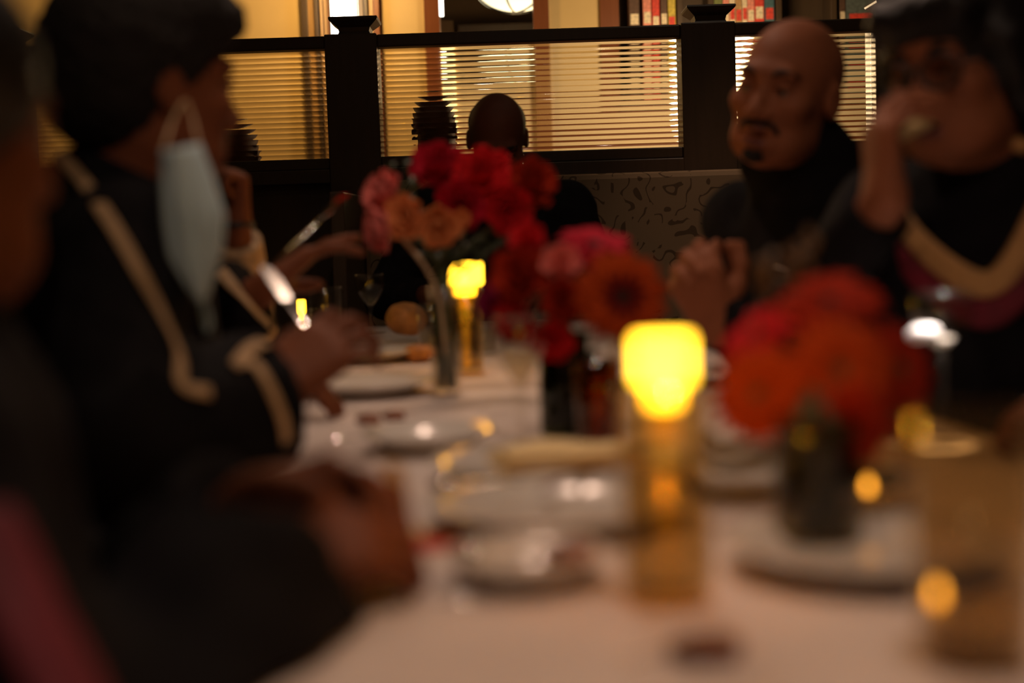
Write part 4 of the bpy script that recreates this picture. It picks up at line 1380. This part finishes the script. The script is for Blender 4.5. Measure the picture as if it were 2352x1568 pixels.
napkin(P2(1720, 1085) + Vector((0, 0, 0.016)), 0.10, 0.085, 0.3, 'crumpled cream napkin on the small plate by the candle', 'napkin', 0.030)
napkin(P2(1300, 1112) + Vector((0, 0, 0.024)), 0.15, 0.10, 0.2, 'folded cream napkin tinted for candlelight on the candlelit plate', 'napkin_candle_tint', 0.014)
e = empty('menu_card', P2(1030, 1240), 'red folded card under the dinner plate', 'card')
Rm = Matrix.Translation(P2(1035, 1240)) @ Matrix.Rotation(0.12, 4, 'Z')
box_obj('cover', (-0.095, -0.040, 0.0004), (0.075, 0.055, 0.0016), M['red_paper'], e, 0, Rm)
box_obj('page', (-0.072, 0.012, 0.0017), (0.072, 0.050, 0.0024), M['cream_paper'], e, 0, Rm)
def lay(px0, py0, px1, py1, dz=0.004): return on(tab(px0, py0), dz), on(tab(px1, py1), dz)
cutlery('knife', *lay(1360, 1140, 1240, 1195, 0.026), 'dark-looking knife laid across the dinner plate')
cutlery('spoon', *lay(1200, 1178, 985, 1192, 0.030), 'silver spoon lying on the dinner plate with a bright glint')
cutlery('spoon', *lay(1260, 1352, 1040, 1338, 0.022), 'silver spoon resting on the small saucer')
cutlery('fork', *lay(1000, 1395, 1190, 1385, 0.005), 'silver fork on the cloth in front of the small saucer')
cutlery('spoon', *lay(760, 1025, 885, 1012, 0.007), 'silver spoon on the cloth near the cuff with pale trim')
cutlery('spoon', *lay(1180, 1120, 1015, 1108, 0.009), 'silver spoon beside the card in the front hands')
cutlery('spoon', *lay(1440, 1540, 1590, 1500, 0.005), 'silver spoon at the near edge of the table')
cutlery('fork', *lay(780, 850, 900, 845, 0.005), 'silver fork on the cloth between the two far plates')

# ------------------------------------------------------------------ the diners
fist = (1.2, 1.5, 0.9)
rel = (0.35, 0.5, 0.35)
hold = (0.8, 0.9, 0.6)
flat = (0.12, 0.2, 0.15)

# B: man with the face mask hanging from his ear
w0 = at(632, 905, 1.62)
B = person('B', 'person in black robe with pale piping, blue face mask hanging from one ear', at(350, 205, 1.76), (0.80, 0.60, -0.05), at(255, 455, 1.76), (0.93, 0.36), M['skin_deep'], M['gown_black'],
           [(1, w0, at(755, 790, 1.66) - w0, (0.35, 0.85, -0.35), ((0.35, 0.7, 0.5),) * 4, 0.10), (-1, (-0.40, 1.98, 0.835), (1, 0.05, -0.05), (0, 0, -1), rel, 0.05)], sleeve=(0.066, 0.082), bell=0.86)
hair_obj(B, M['hair'], [('e', (0, -0.030, 0.050), (0.094, 0.108, 0.096)), ('e', (0, 0.030, 0.085), (0.086, 0.088, 0.056)), ('e', (0, -0.058, 0.0), (0.080, 0.075, 0.085)), ('n', (0, 0.125, -0.03), (0.12, 0.085, 0.105)), ('n', (0.085, 0.03, -0.07), (0.03, 0.06, 0.06)), ('n', (-0.085, 0.03, -0.07), (0.03, 0.06, 0.06))], (0.0045, 190.0))
band('robe_piping', B, [(122, 335), (200, 430), (285, 565), (365, 720), (408, 820), (416, 890), (480, 905)], 0.0075, M['tan_trim'], label='pale piping along the robe edge')
band('cuff_piping', B, [(535, 845), (580, 838), (615, 890), (645, 960), (655, 1012)], 0.007, M['tan_trim'], label='pale piping on the sleeve cuff')
band('cuff_piping', B, [(540, 845), (575, 805), (625, 785)], 0.008, M['tan_trim'], label='pale piping on the sleeve cuff')
# mask: pleated sheet hung below the ear
mk = B['root']
vs, fs = [], []
NU, NV = 14, 24
mpix = [((372, 345), (458, 330)), ((370, 430), (488, 408)), ((376, 520), (515, 495)), ((388, 590), (508, 575)), ((425, 650), (490, 640)), ((455, 690), (472, 688))]
for j in range(NV + 1):
    t = j / NV * (len(mpix) - 1)
    s_ = min(int(t), len(mpix) - 2); u = t - s_
    (ax0, ay0), (bx0, by0) = mpix[s_]; (ax1, ay1), (bx1, by1) = mpix[s_ + 1]
    a = (ax0 + (ax1 - ax0) * u, ay0 + (ay1 - ay0) * u); b = (bx0 + (bx1 - bx0) * u, by0 + (by1 - by0) * u)
    for i in range(NU + 1):
        v = i / NU
        px, py = a[0] + (b[0] - a[0]) * v, a[1] + (b[1] - a[1]) * v
        vs.append(at(px, py, 1.500 + 0.05 * v * v + 0.006 * (1 if (i // 2) % 2 else -1) * math.sin(math.pi * j / NV) - 0.02 * math.sin(math.pi * v)))
for j in range(NV):
    for i in range(NU):
        a = j * (NU + 1) + i
        fs.append((a, a + 1, a + NU + 2, a + NU + 1))
mo = mesh_obj('face_mask', vs, fs, M['mask_blue'], mk)
mo['label'] = 'pale blue pleated face mask'
md = mo.modifiers.new('thickness', 'SOLIDIFY'); md.thickness = 0.0016
tube_obj('ear_loop', spline([at(375, 345, 1.50), at(398, 275, 1.60), at(424, 232, 1.66), at(440, 262, 1.63), at(456, 332, 1.545)], 20), 0.0020, M['tan_trim'], mk, 6)
tube_obj('ear_loop', spline([at(468, 682, 1.55), at(482, 740, 1.55), at(474, 760, 1.55), at(460, 690, 1.55)], 16), 0.002, M['mask_blue'], mk, 6)

# C: the next person behind, fist raised, other hand holding a fork
w1 = at(605, 665, 2.18)
w2 = at(540, 522, 2.46)
C = person('C', 'person in dark robe behind the masked one, fist raised and other hand holding fork', at(395, 235, 2.62), (0.9, 0.25, -0.1), at(400, 470, 2.60), (0.97, -0.05), M['skin_deep'], M['gown_black'],
           [(1, w1, at(740, 560, 2.24) - w1, (-0.1, -0.35, -0.9), ((0.05, 0.2, 0.15), (0.1, 0.25, 0.15), (0.35, 0.4, 0.2), (0.3, 0.35, 0.2)), 0.14), (-1, w2, (-0.06, -0.05, 1), (-0.5, -0.75, 0.0), fist, 0.0)],
           sleeve=(0.058, 0.066), sleeve_mat=M['sleeve_beige'])
hair_obj(C, M['hair'], [('e', (0, -0.028, 0.045), (0.084, 0.102, 0.086)), ('n', (0, 0.13, -0.03), (0.12, 0.08, 0.10))], (0.003, 260.0), 0.008)
tube_obj('bracelet', [w2 + Vector((0.031 * math.cos(a), 0.031 * math.sin(a), 0.004)) for a in [2 * math.pi * k / 20 for k in range(21)]], 0.005, M['black_plastic'], C['root'], 6)
band('robe_piping', C, [(508, 628), (550, 680), (585, 720), (615, 748)], 0.010, M['tan_trim'], label='pale piping along the robe edge')
cutlery('fork', at(628, 612, 2.20), at(792, 446, 2.30), 'dull fork held up in the hand of the person behind')
cutlery('knife', at(716, 772, 1.66), at(604, 610, 1.80), 'bright table knife held in the masked person\'s fingers')

# D: man at the head of the table
w3, w4 = Vector((0.13, 3.80, 0.855)), Vector((-0.22, 3.80, 0.855))
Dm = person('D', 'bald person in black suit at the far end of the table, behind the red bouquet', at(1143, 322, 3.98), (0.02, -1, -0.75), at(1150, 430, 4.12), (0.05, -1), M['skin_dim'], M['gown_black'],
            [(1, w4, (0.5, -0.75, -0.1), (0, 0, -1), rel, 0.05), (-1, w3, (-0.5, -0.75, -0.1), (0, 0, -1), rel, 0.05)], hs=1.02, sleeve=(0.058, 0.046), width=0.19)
hair_obj(Dm, M['hair'], [('e', (0, -0.045, 0.028), (0.079, 0.075, 0.070)), ('n', (0, -0.01, 0.12), (0.085, 0.11, 0.065)), ('n', (0, 0.13, 0), (0.12, 0.12, 0.12))], (0.001, 260.0), 0.006)

# E: bald man on the right
w5, w6 = at(1672, 735, 2.26), at(1648, 760, 2.20)
E_ = person('E', 'bald person in black turning to speak, hands together by the candle', at(1808, 215, 2.42), (-0.60, -0.80, -0.02), at(1880, 425, 2.50), (-0.82, -0.57), M['skin_brown'], M['gown_black'],
            [(1, w5, at(1604, 645, 2.25) - w5, (-0.2, -0.9, 0.1), hold, 0.05), (-1, w6, at(1616, 680, 2.19) - w6, (0.3, 0.9, 0.1), hold, 0.05)], tilt=-0.20, hs=1.04, open_mouth=0.006, collar=True, hood=((0.0, -0.065, -0.105), (0.098, 0.075, 0.085)), sleeve=(0.056, 0.052), width=0.185, poles={1: (0.35, 0.85, -0.1), -1: (0.85, -0.5, -0.1)})
for pts in ([(-0.034, 0.074, -0.066), (-0.026, 0.086, -0.052), (-0.010, 0.094, -0.046), (0.010, 0.094, -0.046), (0.026, 0.086, -0.052), (0.034, 0.074, -0.066)],):
    tube_obj('moustache', spline([E_['P'](*p) for p in pts], 15), 0.0052, M['hair'], E_['root'], 8)
tube_obj('goatee', spline([E_['P'](*p) for p in ((-0.014, 0.082, -0.098), (0, 0.086, -0.102), (0.014, 0.082, -0.098))], 9), 0.011, M['hair'], E_['root'], 8)
tube_obj('necklace', spline([surf(E_, x, y, lift=0.003)[0] for x, y in ((1960, 550), (1920, 585), (1880, 612), (1830, 620), (1780, 610))], 24), 0.0022, M['silver'], E_['root'], 6)

# F: woman with glasses, hand at her mouth
w7 = at(2034, 462, 1.66)
Fm = person('F', 'person with dark hair and glasses eating by hand, maroon robe with tan band', at(2205, 165, 1.84), (-0.76, -0.65, -0.12), at(2290, 385, 1.90), (-0.72, -0.69), M['skin_brown'], M['gown_black'],
            [(1, w7, at(2024, 330, 1.67) - w7, (0.95, 0.1, 0.1), ((0.55, 0.75, 0.3), (0.7, 0.8, 0.3), (0.8, 0.8, 0.3), (0.9, 0.8, 0.3)), 0.05), (-1, (0.66, 1.52, 0.835), (-0.9, -0.3, -0.1), (0, 0, -1), rel, 0.05)],
            tilt=0.08, hs=0.97, sleeve=(0.046, 0.042), width=0.165, poles={1: (-0.9, -0.1, -1), -1: (0.8, -0.5, 0.1)})
hair_obj(Fm, M['hair_sheen'], [('e', (0, -0.025, 0.046), (0.098, 0.118, 0.098)), ('e', (0, -0.055, -0.02), (0.095, 0.085, 0.095)), ('c', (-0.05, 0.070, 0.078), (0.05, 0.070, 0.078), 0.030, 0.030),
                               ('n', (0, 0.135, -0.06), (0.085, 0.10, 0.115)), ('c', (0.082, 0.02, 0.03), (0.084, 0.0, -0.05), 0.024, 0.02), ('c', (-0.082, 0.02, 0.03), (-0.084, 0.0, -0.05), 0.024, 0.02)], (0.003, 150.0))
ge = None
for q in (-1, 1):
    ring = [Fm['P'](q * 0.034 + 0.027 * math.cos(a), 0.106 - abs(0.034 * q + 0.027 * math.cos(a)) * 0.18, 0.002 + 0.021 * math.sin(a)) for a in [2 * math.pi * k / 24 for k in range(25)]]
    fr = tube_obj('glasses_frame', ring, 0.0028, M['black_plastic'], Fm['root'], 6)
    cc = sum(ring[:-1], Vector()) / 24
    mesh_obj('lens', ring[:-1] + [cc], [(i, (i + 1) % 24, 24) for i in range(24)], M['lens'], fr)
    tube_obj('glasses_temple', [Fm['P'](q * 0.061, 0.092, 0.010), Fm['P'](q * 0.080, 0.05, 0.012), Fm['P'](q * 0.085, -0.02, 0.010)], 0.0026, M['black_plastic'], Fm['root'], 6)
tube_obj('glasses_bridge', [Fm['P'](-0.008, 0.105, 0.006), Fm['P'](0, 0.108, 0.009), Fm['P'](0.008, 0.105, 0.006)], 0.0026, M['black_plastic'], Fm['root'], 6)
band('maroon_border', Fm, [(1995, 455), (2050, 560), (2140, 655), (2262, 722), (2345, 665), (2400, 560)], 0.020, M['maroon_band'], 'torso', label='maroon border of the robe')
band('tan_border', Fm, [(2030, 405), (2088, 520), (2175, 610), (2268, 655), (2332, 600), (2400, 470)], 0.017, M['tan_band'], 'torso', lift=0.007, label='tan V-shaped band on the robe')
tube_obj('collar_edge', spline([surf(Fm, x, y)[0] for x, y in ((2270, 300), (2310, 325), (2360, 345))], 10), 0.010, M['tan_band'], Fm['root'], 8)
bs = empty('bread_stick', at(2075, 305, 1.68), 'pale bread stick held at the mouth of the person in glasses', 'bread')
tube_obj('crust', spline([at(2062, 312, 1.68), at(2100, 290, 1.69), at(2150, 268, 1.71)], 10), [0.006, 0.0085, 0.009, 0.009, 0.009, 0.009, 0.009, 0.009, 0.008, 0.006], M['cream_paper'], bs, 10)

# A: person at the near left, mostly outside the frame, hands in front
w8, w9 = at(565, 1350, 0.94), at(570, 1165, 1.10)
A = person('A', 'person with dark hair at the near left, dark hands folded over a card', at(-215, 320, 0.98), (0.62, 0.78, -0.05), at(-260, 780, 0.97), (0.92, 0.38), M['skin_deep'], M['gown_black'],
           [(1, w8, at(765, 1265, 0.97) - w8, (0.1, 0.5, -0.85), ((0.6, 0.8, 0.5),) * 4, 0.05), (-1, w9, at(790, 1115, 1.08) - w9, (0.0, -0.6, -0.8), ((0.5, 0.8, 0.5),) * 4, 0.05)], hs=0.97, sleeve=(0.066, 0.088), left_cuff=0.7, width=0.165, bell=0.95, poles={1: (-0.5, -0.75, 0.05), -1: (-0.9, 0.4, -0.4)})
hair_obj(A, M['hair_sheen'], [('e', (0, -0.025, 0.046), (0.100, 0.120, 0.100)), ('e', (0, -0.065, -0.03), (0.095, 0.080, 0.11)), ('n', (0, 0.135, -0.055), (0.10, 0.10, 0.105)), ('n', (0.10, 0.03, -0.09), (0.06, 0.08, 0.08))], (0.003, 150.0))
band('maroon_hood', A, [(-60, 1180), (0, 1300), (60, 1430), (130, 1560), (170, 1640)], 0.022, M['maroon_band'], label='crimson hood edge')
cd = empty('place_card', at(905, 1120, 1.10), 'cream card held upright in the front hands', 'card')
mesh_obj('sheet', [at(880, 1060, 1.10), at(925, 1068, 1.10), at(945, 1190, 1.10), at(898, 1195, 1.10), at(880, 1060, 1.102), at(925, 1068, 1.102), at(945, 1190, 1.102), at(898, 1195, 1.102)],
         [(0, 1, 2, 3), (7, 6, 5, 4), (0, 4, 5, 1), (1, 5, 6, 2), (2, 6, 7, 3), (3, 7, 4, 0)], M['cream_paper'], cd, False)

# two guests in the next booth, backs to the ribbed glass
for i, (px, py, Y, lb) in enumerate(((1000, 296, 5.27, 'dim person in the next booth, head seen through the centre ribbed glass'), (548, 358, 5.29, 'dim person in the next booth behind the left ribbed glass'))):
    h = at(px, py, Y)
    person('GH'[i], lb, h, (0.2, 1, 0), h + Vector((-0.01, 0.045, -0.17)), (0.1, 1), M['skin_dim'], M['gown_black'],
           [(1, h + Vector((0.20, 0.36, -0.42)), (0, 1, 0), (0, 0, -1), rel, 0.0), (-1, h + Vector((-0.20, 0.36, -0.42)), (0, 1, 0), (0, 0, -1), rel, 0.0)], vox=0.008)

# ------------------------------------------------------------------ chairs under the diners at the sides
def chair(pp, label):
    hip, tf, tr = pp['hip'], pp['tf'], pp['tr']
    o = Vector((hip.x, hip.y, 0)) - tf * 0.02
    Rm = Matrix.Translation(o) @ frame_to(tf).to_4x4()
    e = empty('dining_chair', o, label, 'chair', 'chairs along the table')
    box_obj('seat', (-0.21, -0.20, 0.382), (0.21, 0.22, 0.424), M['chair_seat'], e, 0.012, Rm)
    for x in (-0.19, 0.19):
        box_obj('leg', (x - 0.018, -0.20, 0), (x + 0.018, -0.165, 0.381), M['chair_wood'], e, 0.003, Rm)
        box_obj('leg', (x - 0.018, 0.17, 0), (x + 0.018, 0.205, 0.381), M['chair_wood'], e, 0.003, Rm)
        box_obj('back_post', (x - 0.016, -0.235, 0.36), (x + 0.016, -0.205, 0.80), M['chair_wood'], e, 0.003, Rm)
    box_obj('back_rest', (-0.173, -0.232, 0.60), (0.173, -0.208, 0.78), M['chair_wood'], e, 0.006, Rm)
    return e
chair(A, 'dark chair under the near left person')
chair(B, 'dark chair under the person with the hanging mask')
chair(C, 'dark chair under the person raising a fist')
chair(E_, 'dark chair under the bald speaking person')
chair(Fm, 'dark chair under the person in glasses')
for i, k in enumerate('GH'):
    chair(PEOPLE[k], 'dark chair in the next booth behind the %s ribbed glass' % ('centre', 'left')[i])
